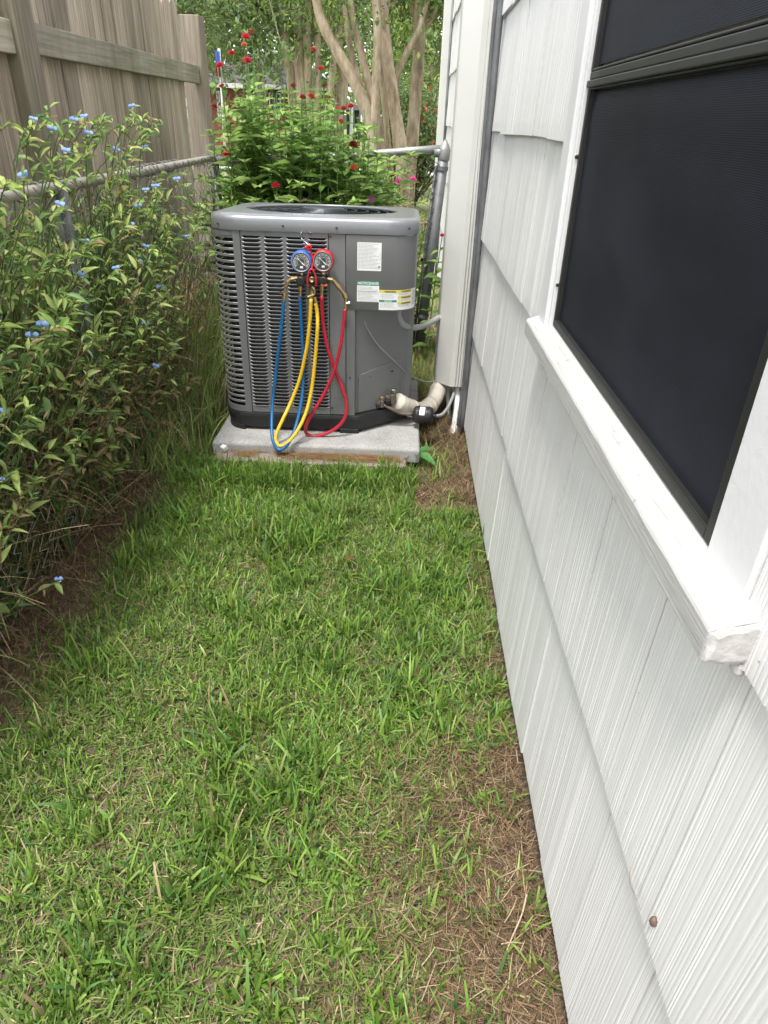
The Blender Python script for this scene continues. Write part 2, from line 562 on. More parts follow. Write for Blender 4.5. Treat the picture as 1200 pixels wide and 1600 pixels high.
def shake(y0, y1, z0, z1, rnd):
    """one shake: combed grooves run down its face; the lower edge stands proud, the upper edge is tucked in"""
    m = MB()
    ys, xs = [y0], [0.0]
    y = y0
    while y < y1 - .004:
        s = rnd.uniform(.003, .011)
        d = rnd.choice((.00008, .00015, .0002, .0003, .0006)) * rnd.uniform(.6, 1.2)
        y2 = min(y + s, y1)
        ys += [y + (y2 - y) * .3, y + (y2 - y) * .62, y2]
        xs += [-d, -d * .9, rnd.uniform(0, .0004)]
        y = y2
    off = rnd.uniform(-.0025, .0025)
    tw = rnd.uniform(-.004, .004)
    n = len(ys)
    rows = []
    for (z, xb, gro) in ((z0, WX - .019, .8), (z0 + .03, WX - .0185, 1), ((z0 + z1) / 2, WX - .0115, 1), (z1, WX - .004, .5)):
        rows.append([(xb + off + x * gro, yy, z + ((yy - y0) / (y1 - y0) - .5) * tw + (rnd.uniform(-.0012, .0012) if z == z0 else 0)) for yy, x in zip(ys, xs)])
    vs = [p for r in rows for p in r]
    fs = [(k * n + i, (k + 1) * n + i, (k + 1) * n + i + 1, k * n + i + 1) for k in range(3) for i in range(n - 1)]
    b = len(vs)
    vs += [(WX + .001, y0, z0), (WX + .001, y1, z0), (WX + .001, y0, z1), (WX + .001, y1, z1)]
    fs += [(b, b + 1) + tuple(range(n - 1, -1, -1))]
    fs += [(0, n, 2 * n, 3 * n, b + 2, b), (n - 1, b + 1, b + 3, 4 * n - 1, 3 * n - 1, 2 * n - 1)]
    return m.add(vs, fs)


rnd = random.Random(5)
for c in range(6):
    js = list(JOINTS.get(c, []))
    lo = js[0] if js else .3
    y = lo
    while y > -1.5:
        y -= rnd.uniform(.18, .3); js.insert(0, y)
    y = js[-1]
    while y < 7.2:
        y += rnd.uniform(.2, .36); js.append(min(y, 7.28))
    z0, z1 = EDGES[c], EDGES[c + 1] + .045
    for a, b in zip(js[:-1], js[1:]):
        if b - a < .03: continue
        pieces = [(a, b, z0, z1)]
        if z1 > WIN_Z0 and z0 < WIN_Z1:                     # cut round the window
            out = []
            for (p, q, s, t) in pieces:
                if q <= WIN_Y0 or p >= WIN_Y1: out.append((p, q, s, t)); continue
                if p < WIN_Y0: out.append((p, WIN_Y0 - .001, s, t))
                if q > WIN_Y1: out.append((WIN_Y1 + .001, q, s, t))
                if s < WIN_Z0 - .05: out.append((max(p, WIN_Y0), min(q, WIN_Y1), s, WIN_Z0))
            pieces = out
        for (p, q, s, t) in pieces:
            if q - p < .02: continue
            shake(p + .0012, q - .0012, s + rnd.uniform(-.004, .004), t, rnd).build('shingle', M['shake'], hw)

win = empty('window', (0, 0, 0))
win.parent = house
# casing, stops, sill
MB().box(.3125, WX, 1.512, 1.58, .962, 2.06).build('casing', M['white'], win, bevel=.003)
MB().box(.3205, WX, 1.494, 1.5115, .962, 2.03).build('stop', M['white'], win, bevel=.002)
MB().box(.3255, WX, .515, .604, .962, 2.06).build('casing', M['white'], win, bevel=.003)
MB().box(.3125, WX, .605, 1.511, 1.99, 2.06).build('casing', M['white'], win, bevel=.003)
sl = MB()
prof = [(.288, .926), (.288, .958), (.2905, .9625), (.331, .9755), (WX, .9775), (WX, .926)]
ys = np.linspace(.487, 1.60, 30)
rings = []
for k, yy in enumerate(ys):
    j = [rnd.uniform(-.0003, .0003) for _ in prof]
    rings.append([(p[0] + j[i] if p[0] < .33 else p[0], yy, p[1] + j[i]) for i, p in enumerate(prof)])
sl.loft(rings, True, True).build('sill', M['sill'], win, bevel=.002)
ec = MB()
rings = []
for k, (yy, sc_) in enumerate(((.4865, 1.0), (.4835, .97), (.4815, .8))):
    cx_, cz_ = .317, .949
    rings.append([(cx_ + (p[0] - cx_) * sc_ + rnd.uniform(-.0012, .0012), yy + rnd.uniform(-.001, .001), cz_ + (p[1] - cz_) * sc_ + rnd.uniform(-.0012, .0012)) for p in
                  ((.289, .928), (.2885, .943), (.290, .958), (.300, .9645), (.315, .969), (.331, .972), (.338, .962), (.337, .945), (.330, .930), (.318, .925), (.302, .9255))])
ec.loft(rings, False, True).build('sill_end_grain', M['plaster'], win)
MB().obox((.331, .4925, .917), (.9, .3, .2), (-.3, .9, 0), (-.2, 0, 1), .02, .014, .017).build('caulk_lump', M['plaster'], win, bevel=.005, seg=2)
# sashes with screens (frame bars, screen cloth sagging slightly)
def screen_cloth(y0, y1, z0, z1, name, par):
    ny_, nz_ = 26, 26
    Yg, Zg = np.meshgrid(np.linspace(y0, y1, ny_), np.linspace(z0, z1, nz_))
    u, w = (Yg - y0) / (y1 - y0), (Zg - z0) / (z1 - z0)
    Xg = .3365 + .004 * np.sin(u * math.pi) * np.sin(w * math.pi) + .0035 * np.exp(-((1 - w) / .05) ** 2) - .0015 * np.exp(-((1 - w - .1) / .07) ** 2) + .001 * vnoise(Yg, Zg, 7, 3)
    V = np.stack([Xg.ravel(), Yg.ravel(), Zg.ravel()], 1)
    i = (np.arange(nz_ - 1)[:, None] * ny_ + np.arange(ny_ - 1)[None, :]).ravel()
    return np_mesh(name, V, np.stack([i, i + ny_, i + ny_ + 1, i + 1], 1), M['screen'], parent=par)


SB0, SB1 = .605, 1.4935
for (za, zb) in ((.9765, 1.4125), (1.4385, 1.99)):
    fr = MB()
    fr.box(.3275, .341, SB0, SB0 + .016, za, zb).box(.3275, .341, SB1 - .012, SB1, za, zb)
    fr.box(.3275, .341, SB0 + .016, SB1 - .012, za, za + (.014 if za < 1 else .004)).box(.3275, .341, SB0 + .016, SB1 - .012, zb - .003, zb)
    fo = fr.build('screen_frame', M['bronze'], win, bevel=.0015)
    screen_cloth(SB0 + .012, SB1 - .008, za + .01, zb - .004, 'screen', win)
mr_ = MB().box(.3235, .341, SB0, SB1, 1.4128, 1.4245).box(.3275, .341, SB0, SB1, 1.4252, 1.438)
mr_.build('meeting_rail', M['bronze'], win, bevel=.002)
for zz in (1.06, 1.30, 1.62):
    MB().lathe([(.0035, 0), (.0035, .004), (.001, .006)], (.3275, 1.4935, zz), (-1, 0, 0), 8).build('screen_clip', M['bronze'], win)
MB().box(.255, .332, 7.16, 7.30, 0.02, 2.9).build('corner_board', M['cream'], house, bevel=.006)
tag(MB().tube([(.322, 7.08, .0), (.322, 7.08, 2.9)], .011, 10).build('corner_conduit', M['galvdark'], smooth=True),
    'thin dark conduit beside the cream corner board at the far end of the house', 'conduit')

# ------------------------------------------------------------------ line-set cover, pipes
sect = [(.3285, 3.30), (.256, 3.30), (.250, 3.306), (.186, 3.375), (.182, 3.385), (.182, 3.52), (.186, 3.53), (.25, 3.60), (.3285, 3.60)]
cov = empty('line_set_cover', (.27, 3.45, .197), 'white metal duct running down the house wall beside the air conditioner', 'duct')
m = MB()
lean = .009
rings = [[(x + lean * (z - .2), y + .004 * math.sin(z * 3), z) for x, y in sect] for z in (.197, .6, 1.0, 1.4, 1.8, 2.3, 2.9)]
m.loft(rings, False, True)
inner = [[(x * .96 + .011 + lean * (z - .2), y + (.006 if y < 3.4 else -.006), z) for x, y in sect] for z in (.197, .55)]
m.loft(inner)
m.build('shell', M['cream'], cov, bevel=.002)
for xx in (.276, .289, .302, .313):
    MB().add([(xx, 3.2995, .2), (xx + .004, 3.2945, .2), (xx + .008, 3.2995, .2), (xx + lean * 2.7, 3.2995, 2.9), (xx + .004 + lean * 2.7, 3.2945, 2.9), (xx + .008 + lean * 2.7, 3.2995, 2.9)],
             [(0, 1, 4, 3), (1, 2, 5, 4)]).build('rib', M['cream'], cov)
pth = smooth_path([(.318, 3.14, .02), (.319, 3.14, .5), (.321, 3.13, 1.0), (.320, 3.13, 1.5), (.323, 3.13, 2.2), (.323, 3.13, 2.9)], 30)
tag(MB().tube(pth, .0125, 10).build('wall_conduit', M['galvdark'], smooth=True), 'slim grey pipe squeezed between the white duct and the wall shakes', 'pipe')  # dark grey also stands in for the shadow gap beside the duct
tag(MB().tube(smooth_path([(.318, 3.24, 2.9), (.312, 3.24, 1.6), (.315, 3.24, .95), (.318, 3.23, .35), (.305, 3.2, .02)], 24), .009, 8).build('wall_cable', M['galvdark'], smooth=True),  # dark colour carries the shade of the gap between duct and wall
    'cable darkened like the shadowed gap behind the grey pipe on the house wall', 'cable')
dp = empty('drain_pipe', (.285, 3.2, 0), 'thicker white plastic drain pipe coming down from the duct to the soil', 'pipe')
MB().tube([pt(716, 596, 3.36), pt(713, 640, 3.30), pt(709, 672, 3.20)], .0155, 14).build('pipe', M['pvc'], dp, smooth=True)
MB().tube([pt(709.5, 667, 3.20), pt(707, 693, 3.10)], .0185, 14).build('end_socket', M['pvc'], dp, smooth=True)
tag(MB().tube([pt(699, 600, 3.42), pt(701, 640, 3.40), pt(704, 664, 3.36)], .011, 12).build('drain_tube', M['pvc'], smooth=True),
    'thinner white plastic drain tube beside the filter drier under the duct', 'pipe')
ins = empty('insulated_pipe', tuple(pt(655, 640, 3.3)), 'tan foam insulated suction pipe bending from the duct to the air conditioner', 'pipe')
pa = smooth_path([pt(695, 586, 3.42), pt(686, 606, 3.38), pt(675, 630, 3.28), pt(657, 641, 3.16), pt(638, 636, 3.07), pt(621, 627, 3.015)], 30)
rr = [.040 + .0022 * math.sin(i * 2.1) + (.004 if 6 < i < 9 else 0) for i in range(len(pa))]
MB().tube(pa, rr, 16).build('foam_sleeve', M['tan'], ins, smooth=True)
for k in (6, 13, 17, 22):
    MB().tube([pa[k], pa[k + 1]], rr[k] + .0015, 16).build('tape_wrap', M['tan'], ins, smooth=True)
fd = empty('filter_drier', tuple(pt(660, 648, 3.0)), 'black cylindrical filter drier with a white sticker on the copper line', 'filter drier')
c0, c1 = pt(646, 647, 3.0), pt(677, 650, 2.985)
ax = (c1 - c0) / np.linalg.norm(c1 - c0); Ld = np.linalg.norm(c1 - c0)
MB().lathe([(.010, -.012), (.012, 0), (.030, .001), (.038, .008), (.041, .016), (.041, Ld - .016), (.038, Ld - .008), (.030, Ld - .001), (.012, Ld), (.009, Ld + .014)], c0, ax, 28).build('canister', M['blackplastic'], fd)
for q in (.022, Ld - .026):
    MB().lathe([(.0412, q), (.0432, q + .002), (.0432, q + .004), (.0412, q + .006)], c0, ax, 22).build('seam', M['blackplastic'], fd)
lab = []
hh = np.cross(ax, (0, 0, 1)); hh /= np.linalg.norm(hh); h2 = np.cross(hh, ax)
for q in (.032, .056):
    lab.append([c0 + ax * q + .0418 * (math.cos(t) * hh + math.sin(t) * h2) for t in np.linspace(.35, 1.45, 8)])
MB().loft(lab, closed=False).build('sticker', M['paper'], fd)
tag(MB().tube(smooth_path([pt(600, 633, 2.985), pt(612, 639, 2.985), pt(628, 646, 2.99), pt(647, 647, 3.0)], 18), .0075, 10).build('liquid_line', M['copper'], smooth=True),
    'dark copper tube from the service valve to the black filter drier', 'tube')
tag(MB().tube(smooth_path([pt(676, 650, 2.985), pt(690, 648, 3.05), pt(700, 636, 3.2), pt(708, 618, 3.30), pt(713, 598, 3.38)], 22), .0075, 10).build('liquid_line', M['conduit'], smooth=True),
    'bare metal tube curving from the black filter drier up into the duct', 'tube')
tag(MB().tube(smooth_path([pt(623, 480, 3.06), pt(623, 494, 3.06), pt(630, 507, 3.07), pt(645, 512, 3.12), pt(664, 508, 3.25), pt(690, 494, 3.42)], 36), .0135, 12).build('power_conduit', M['conduit'], smooth=True),
    'grey flexible conduit looping from the control box into the white duct', 'conduit')
tag(MB().tube(smooth_path([pt(566, 487, 2.95), pt(572, 510, 2.95), pt(590, 538, 2.97), pt(612, 560, 3.0), pt(635, 582, 3.08), pt(660, 595, 3.2), pt(683, 596, 3.38)], 36), .0026, 6).build('control_wire', M['conduit'], smooth=True),
    'thin grey control wire sagging from the control box to the duct', 'wire')

# ------------------------------------------------------------------ pad and slab
padv = MB()
pp = []
for (a, b) in ((-.819, 2.743), (.104, 2.743), (.104, 3.68), (-.819, 3.68)):
    pp.append((a, b))
padv.loft([[(x, y, .03) for x, y in pp], [(x, y, .092) for x, y in pp], [(x + (.008 if x < 0 else -.008), y + (.008 if y < 3 else -.008), .0975) for x, y in pp]], True, True)
tag(padv.build('equipment_pad', M['pad'], bevel=.008, seg=3), 'pale concrete pad carrying the air conditioner', 'pad')
tag(MB().box(-.80, .045, 2.66, 3.6, -.03, .052).build('lower_slab', M['slab'], bevel=.008, seg=3), 'brownish concrete slab under the pale pad, strewn with dry needles', 'slab')
cr = MB()
g = pt(350, 699, 2.735)
cr.add([g + np.array(d) for d in ((-.016, 0, -.018), (.004, -.004, -.02), (.018, .001, -.006), (.014, -.004, .012), (-.004, -.001, .016), (-.018, -.006, .006), (0, -.012, 0))],
       [(0, 1, 6), (1, 2, 6), (2, 3, 6), (3, 4, 6), (4, 5, 6), (5, 0, 6)])
tag(cr.build('crumpled_scrap', M['paper']), 'small crumpled white scrap stuck at the front of the concrete pad', 'scrap')

# ------------------------------------------------------------------ air conditioner
XL, XR, YF, YB = -.79, .055, 2.892, 3.66
ZB, ZC0, ZC1, ZT = .0975, .185, .955, 1.004
ACC = ((XL + XR) / 2, (YF + YB) / 2)
ac = empty('air_conditioner', (ACC[0], ACC[1], ZB), 'grey louvred outdoor air conditioner standing on a concrete pad', 'air conditioner')


def rrect(x0, x1, y0, y1, r, k=7):
    out = []
    for cx, cy, a0 in ((x1 - r, y1 - r, 0), (x0 + r, y1 - r, 90), (x0 + r, y0 + r, 180), (x1 - r, y0 + r, 270)):
        for t in np.linspace(a0, a0 + 90, k):
            out.append((cx + r * math.cos(R(t)), cy + r * math.sin(R(t))))
    return out


# base pan with the cut-off service corner
pan = [p for p in rrect(XL, XR, YF, YB, .10) if not (p[0] > -.17 and p[1] < 3.06)] + [(-.195, YF), (-.175, YF + .004), (.045, 3.075), (XR, 3.10)]
pan.sort(key=lambda p: math.atan2(p[1] - 3.35, p[0] + .37))
mpan = MB()
grow = lambda P, d: [(x + d * np.sign(x - ACC[0]), y + d * np.sign(y - ACC[1])) for x, y in P]
mpan.loft([[(x, y, .113) for x, y in grow(pan, -.004)], [(x, y, .168) for x, y in grow(pan, .004)], [(x, y, .184) for x, y in grow(pan, .001)]], True, True)
base = mpan.build('base_pan', M['blackplastic'], ac, bevel=.003)
for (fx0, fx1, fy0, fy1) in ((XL + .012, -.70, YF - .001, YF + .1), (-.265, -.178, YF - .001, YF + .06), (XL + .02, -.68, YB - .12, YB - .02), (-.1, XR - .03, YB - .12, YB - .02), (-.06, .04, 3.1, 3.2)):
    ft = MB()
    if fx0 < -.7 and fy0 < 3:
        poly = [(XL + .03, fy1), (XL + .006, fy1)] + [(XL + .1 + .098 * math.cos(R(t)), YF + .1 + .1 * math.sin(R(t))) for t in range(190, 271, 12)] + [(fx1, YF), (fx1 + .006, fy1)]
        ft.prism(poly, ZB, .12)
    else:
        ft.box(fx0, fx1, fy0, fy1, ZB, .12)
    ft.build('foot', M['blackplastic'], base, bevel=.004)

# coil behind the louvres
ci = rrect(XL + .04, XR - .05, YF + .035, YB - .03, .08)
ci = [p for p in ci if not (p[0] > -.13 and p[1] < 3.1)] + [(-.25, YF + .035), (.0, 3.16)]
ci.sort(key=lambda p: math.atan2(p[1] - 3.35, p[0] + .37))
MB().prism(ci, .18, .96).build('coil', M['coil'], ac)

# side panel of curved slats: path from the front seam round the corner and along the side
SEAM = -.660
arc = [(XL + .10 + .10 * math.cos(R(t)), YF + .10 + .10 * math.sin(R(t))) for t in np.linspace(270, 180, 9)]
path = [(SEAM - .012, YF)] + arc + [(XL, 3.3), (XL, YB - .1)] + [(XL + .10 + .10 * math.cos(R(t)), YB - .10 + .10 * math.sin(R(t))) for t in np.linspace(180, 90, 5)] + [(-.45, YB)]
path_in = []
for i, p in enumerate(path):
    a, b = np.array(path[max(0, i - 1)]), np.array(path[min(len(path) - 1, i + 1)])
    t = (b - a) / np.linalg.norm(b - a)
    path_in.append((p[0] - t[1] * .004, p[1] + t[0] * .004))
pin = []
for p, q in zip(path, path_in):
    q = np.array(q)
    c = np.array(ACC)
    if np.linalg.norm(q - c) > np.linalg.norm(np.array(p) - c): q = 2 * np.array(p) - q
    pin.append(tuple(q))
NS = 30
PITCH = (ZC1 - .022 - .212) / NS
side = MB()
e = [0, 1]
side.box(SEAM - .030, SEAM - .0015, YF - .0015, YF + .010, .187, ZC1)
side.box(XL - .001, XL + .010, 3.28, 3.31, .187, ZC1).box(XL - .001, XL + .010, 3.58, 3.61, .187, ZC1)
for z0, z1 in ((.187, .214), (.9305, ZC1)):
    side.loft([[(x, y, z0) for x, y in path], [(x, y, z1) for x, y in path], [(x, y, z1) for x, y in pin], [(x, y, z0) for x, y in pin], [(x, y, z0) for x, y in path]], closed=False)
sp = side.build('side_panel', M['ac'], ac)
sm = MB()
h = PITCH * .40
sm.loft([[(x, y, -h * .5) for x, y in path], [(x, y, h * .35) for x, y in path], [(x, y, h * .5) for x, y in [tuple(np.array(a) * .7 + np.array(b) * .3) for a, b in zip(path, pin)]],
         [(x, y, h * .5) for x, y in pin], [(x, y, -h * .5) for x, y in pin], [(x, y, -h * .5) for x, y in path]], closed=False)
Vs, _ = shift_to_root(sm.v, ac)
slat_me = sm.mesh('slat', Vs)
slat_me.polygons.foreach_set('use_smooth', [False] * len(slat_me.polygons))
slat_me.materials.append(M['ac'])
for k in range(NS):
    o = link_mesh('slat', slat_me, sp)
    o.location = (0, 0, .212 + PITCH * (k + .95))

# front panel: four columns of louvres in a pressed sheet
FX0, FX1, FZ0, FZ1 = SEAM + .0015, -.3065, .188, ZC1
NC, NR = 4, 46
cw, gap = .0735, .0155
lm = (FX1 - FX0 - NC * cw - (NC - 1) * gap) / 2
cols = [(FX0 + lm + k * (cw + gap), FX0 + lm + k * (cw + gap) + cw) for k in range(NC)]
LZ0, LZ1 = .213, .937
fp = MB()
xe = [FX0] + [c for ab in cols for c in ab] + [FX1]
for a, b in zip(xe[0::2], xe[1::2]):
    fp.box(a, b, YF, YF + .006, LZ0, LZ1)
fp.box(FX0, FX1, YF, YF + .006, FZ0, LZ0).box(FX0, FX1, YF, YF + .006, LZ1, FZ1)
fpo = fp.build('front_panel', M['ac'], ac)
LP = (LZ1 - LZ0) / NR
lv = MB()
nseg = 9
top, midl, bot = [], [], []
for k in range(nseg):
    s = -1 + 2 * k / (nseg - 1)
    q = math.sqrt(max(0, 1 - abs(s) ** 6))
    xx = s * cw / 2
    bot.append((xx, .0008, -LP * .5)); midl.append((xx, -.0028 * q, -LP * .25)); top.append((xx, -.0042 * q, LP * (-.04 + .3 * (1 - q))))
inner_ = [(x, y + .0018, z - .0004) for x, y, z in top]
lv.loft([bot, midl, top, inner_], closed=False)
lme = lv.mesh('louver', np.array(lv.v))
lme.polygons.foreach_set('use_smooth', [True] * len(lme.polygons))
lme.materials.append(M['ac'])
aloc = np.array(ac.location)
for a, b in cols:
    for r in range(NR):
        o = link_mesh('louver', lme, fpo)
        o.location = np.array([(a + b) / 2, YF, LZ0 + (r + .5) * LP]) - aloc

MB().box(-.3045, -.2365, YF + .0005, YF + .008, .188, ZC1).build('access_strip', M['ac'], ac, bevel=.002)
po = MB()
po.loft([[(x, y, z) for x, y in ((-.2345, YF + .03), (-.2345, YF + .004), (-.230, YF), (-.205, YF), (-.197, YF + .004), (-.1935, YF + .015), (-.1935, YF + .035))] for z in (.186, .66)], closed=False)
po.build('corner_post', M['ac'], ac, smooth=False)

# control box cover
def bpath(s):
    """point and outward normal along the cover's face, s = arc length from its left edge"""
    L1 = .055 - .11 - (-.2345)
    if s <= L1: return np.array([-.2345 + s, YF - .003]), np.array([0, -1.0])
    rr_ = .11; t = (s - L1) / rr_
    if t <= math.pi / 2:
        return np.array([-.055 + rr_ * math.sin(t), YF - .003 + rr_ - rr_ * math.cos(t)]), np.array([math.sin(t), -math.cos(t)])
    return np.array([.055, YF - .003 + rr_ + (s - L1 - rr_ * math.pi / 2)]), np.array([1.0, 0])


ss = list(np.linspace(0, .178, 4)) + list(np.linspace(.19, .355, 14)) + [.42]
cbm = MB()
prof = [(-.012, .657), (-.003, .6585), (0, .664), (0, .9535)]
rings = []
for dn, z in prof:
    rings.append([tuple(bpath(s)[0] + bpath(s)[1] * dn) + (z,) for s in ss])
cbm.loft(rings, closed=False)
pb = [bpath(s)[0] + bpath(s)[1] * -.012 for s in ss]
cbm.add([(p[0], p[1], .657) for p in pb] + [(-.2345, 3.1, .657)], [tuple(range(len(pb))) + (len(pb),)])
cbm.add([(-.2345, YF - .003, .66), (-.2345, YF + .02, .66), (-.2345, YF + .02, .9535), (-.2345, YF - .003, .9535)], [(0, 1, 2, 3)])
cbo = cbm.build('control_box_cover', M['ac'], ac)
for pl in cbo.data.polygons: pl.use_smooth = len(pl.vertices) == 4 and abs(pl.normal.z) < .5

# recessed service corner
A0, A1 = np.array([-.1935, YF + .03]), np.array([.028, 3.085])
sv = MB()
sv.add([(A0[0], A0[1], .186), (A1[0], A1[1], .186), (A1[0], A1[1], .657), (A0[0], A0[1], .657)], [(0, 1, 2, 3)])
svp = sv.build('service_panel', M['ac'], ac)
dd = (A1 - A0) / np.linalg.norm(A1 - A0); nn = np.array([dd[1], -dd[0]])
Lp = np.linalg.norm(A1 - A0)
def onp(s, z, o=0.0):
    q = A0 + dd * s + nn * o
    return (q[0], q[1], z)
vp = MB()
prf = [(.012, .188), (.012, .352), (.022, .366), (Lp - .05, .405), (Lp - .035, .40), (Lp - .03, .188)]
vp.loft([[onp(s, z, .0005) for s, z in prf], [onp(s, z, .003) for s, z in prf], [onp(s + (.003 if s < .1 else -.003), z - (.003 if z > .2 else 0), .0045) for s, z in prf]], False, True)
vp.build('valve_cover_plate', M['ac'], ac)
MB().box(.024, .052, 3.086, 3.12, .186, .657).build('corner_post', M['ac'], ac, bevel=.004)
MB().box(.043, XR, 3.10, YB - .08, .187, ZC1).build('side_panel', M['ac'], ac, bevel=.004)
MB().box(-.45, XR - .05, YB - .014, YB, .187, ZC1).build('back_panel', M['ac'], ac, bevel=.004)
MB().obox((-.03, 3.0, .654), (.94, .34, 0), (-.34, .94, 0), (0, 0, 1), .05, .006, .01).build('bracket', M['blackplastic'], ac)

# service valves
for (u, v_, y, s, nm) in ((597, 630, 2.985, .9, 'small'), (614, 622, 3.005, 1.25, 'large')):
    c = pt(u, v_, y)
    sv_o = MB()
    sv_o.lathe([(.012 * s, -.02 * s), (.013 * s, -.018 * s), (.013 * s, .014 * s), (.009 * s, .016 * s), (.009 * s, .022 * s)], c, (0, 0, 1), 12)
    sv_o.tube([c + np.array([-.03, .02, -.004]) * s, c + np.array([.0, .0, -.004])], .011 * s, 10)
    vo = sv_o.build('service_valve', M['copper'], ac, smooth=False)
    MB().lathe([(.0095 * s, .0225 * s), (.0105 * s, .0235 * s), (.0105 * s, .034 * s), (.008 * s, .036 * s)], c, (0, 0, 1), 6 if s < 1 else 12).build('valve_cap', M['brass'] if s < 1 else M['chrome'], vo)
    MB().tube([c + np.array([-.012, -.008, -.008]) * s, c + np.array([-.028, -.02, -.01]) * s], .009 * s, 10).build('service_port', M['blackplastic'], vo)

# top cover, fan guard, screws
tc = MB()
rings = []
ang = np.linspace(0, 2 * math.pi, 96, endpoint=False)


def radial_rrect(d):
    hx, hy, r_ = (XR - XL) / 2 + d, (YB - YF) / 2 + d, .11 + d
    out = []
    for a in ang:
        c_, s_ = math.cos(a), math.sin(a)
        t = min(hx / max(abs(c_), 1e-9), hy / max(abs(s_), 1e-9))
        if abs(c_ * t) > hx - r_ and abs(s_ * t) > hy - r_:
            ox, oy = (hx - r_) * np.sign(c_), (hy - r_) * np.sign(s_)
            b_ = c_ * ox + s_ * oy
            t = b_ + math.sqrt(max(0, b_ * b_ - (ox * ox + oy * oy - r_ * r_)))
        out.append((ACC[0] + c_ * t, ACC[1] + s_ * t))
    return out



for d, z in ((.007, ZC1 + .001), (.008, ZC1 + .006), (.008, .984), (.0045, .9945), (-.006, 1.0), (-.022, 1.0035), (-.05, ZT)):
    rings.append([p + (z,) for p in radial_rrect(d)])
for rd, z in ((.345, ZT + .001), (.335, ZT + .003), (.330, ZT - .002), (.330, ZT - .03)):
    rings.append([(ACC[0] + rd * math.cos(a), ACC[1] + rd * math.sin(a), z) for a in ang])
tc.loft(rings)
slope = lambda P: [(x, y, z if z < ZC1 else ZC1 + (z - ZC1) * (1.30 - .68 * (y - YF) / (YB - YF))) for x, y, z in P]
tc.v = slope(tc.v)
tco = tc.build('top_cover', M['actop_skylit'], ac, smooth=True)
fg = MB()
dome = lambda r: ZT - .008 + .009 * (1 - (r / .33) ** 2)
for rd in (.328, .29, .25, .20, .15, .105):
    fg.tube([(ACC[0] + rd * math.cos(t), ACC[1] + rd * math.sin(t), dome(rd)) for t in np.linspace(0, 2 * math.pi, 49)], .0028, 5, False)
for k in range(84):
    t0 = 2 * math.pi * k / 84
    pts = [np.array([ACC[0] + rd * math.cos(t0 + (rd - .09) * 1.0), ACC[1] + rd * math.sin(t0 + (rd - .09) * 1.0), dome(rd) - .001]) for rd in (.09, .16, .23, .28, .328)]
    dn = np.array([0, 0, -.010])
    fg.add(pts + [p + dn + np.array([-math.sin(t0), math.cos(t0), 0]) * .003 for p in pts], [(i, i + 1, i + 6, i + 5) for i in range(4)])
fg.v = slope(fg.v)
fg.build('fan_guard', M['darkgrille'], ac)
hub = MB().lathe([(.095, -.004), (.095, .006), (.088, .011), (.05, .014), (.01, .015)], (ACC[0], ACC[1], ZT - .002), (0, 0, 1), 36)
hub.v = slope(hub.v)
hub.build('guard_hub', M['darkgrille'], ac, smooth=True)
fanh = MB().lathe([(.06, -.05), (.06, .0), (.03, .01)], (ACC[0], ACC[1], ZT - .11), (0, 0, 1), 16).build('fan', M['blackplastic'], ac)
for k in range(3):
    b_ = MB()
    t0 = 2 * math.pi * k / 3 + .4
    vs = []
    for rd in (.06, .15, .24, .31):
        for q in (-.28, 0, .28):
            t = t0 + q * (.7 + rd * 1.6)
            vs.append((ACC[0] + rd * math.cos(t), ACC[1] + rd * math.sin(t), ZT - .11 + q * .06))
    b_.add(vs, [(i * 3 + j, i * 3 + j + 1, i * 3 + j + 4, i * 3 + j + 3) for i in range(3) for j in range(2)])
    b_.build('fan_blade', M['blackplastic'], fanh, smooth=True)
MB().prism(rrect(XL + .05, XR - .06, YF + .045, YB - .04, .1), .955, .965).build('interior_floor', M['blackplastic'], ac)
for (u, v_, y) in ((340, 349, YF + .012), (442, 353, YF - .009), (526, 356, YF - .009), (640, 357, YF + .012), (516, 370, YF - .0005), (519, 637, YF - .0005), (547, 590, YF - .001), (541, 477, YF - .004), (578, 588, 2.965), (613, 580, 3.03)):
    MB().lathe([(.0045, 0), (.0045, .002), (.003, .0035)], pt(u, v_, y), (0, -1, .0), 8).build('screw', M['inkblack'], ac)


# stickers -----------------------------------------------------------------
def on_cover(s, z, o):
    p, n = bpath(s)
    q = p + n * o
    return (q[0], q[1], z)


def patch(mb, s0, s1, z0, z1, o):
    n = max(1, int((s1 - s0) / .012)) if s1 > .17 else 1
    S = np.linspace(s0, s1, n + 1)
    mb.loft([[on_cover(s, z0, o) for s in S], [on_cover(s, z1, o) for s in S]], closed=False)


def text_on_cover(body, s0, zb, size, o, sx=1.0, bold=.0):
    cu = bpy.data.curves.new('print', 'FONT')
    cu.body = body; cu.size = size; cu.offset = bold
    ob = bpy.data.objects.new('print', cu)
    me = bpy.data.meshes.new_from_object(ob)
    mb = MB()
    mb.add([on_cover(s0 + p.co.x * sx, zb + p.co.y, o) for p in me.vertices], [tuple(p.vertices) for p in me.polygons])
    bpy.data.objects.remove(ob)
    return mb


def sx_of(u, v_, y):                     # arc length of a pixel on the flat part of the cover
    return pt(u, v_, y)[0] + .2345


def print_lines(mb, s0, s1, zs, hgt, rnd_, o, words=True):
    for z in zs:
        s = s0
        stop = s1 - rnd_.uniform(0, (s1 - s0) * .35)
        while s < stop:
            w = rnd_.uniform(.004, .014)
            patch(mb, s, min(s + w, stop), z, z + hgt, o)
            s += w + .002


rl = random.Random(3)
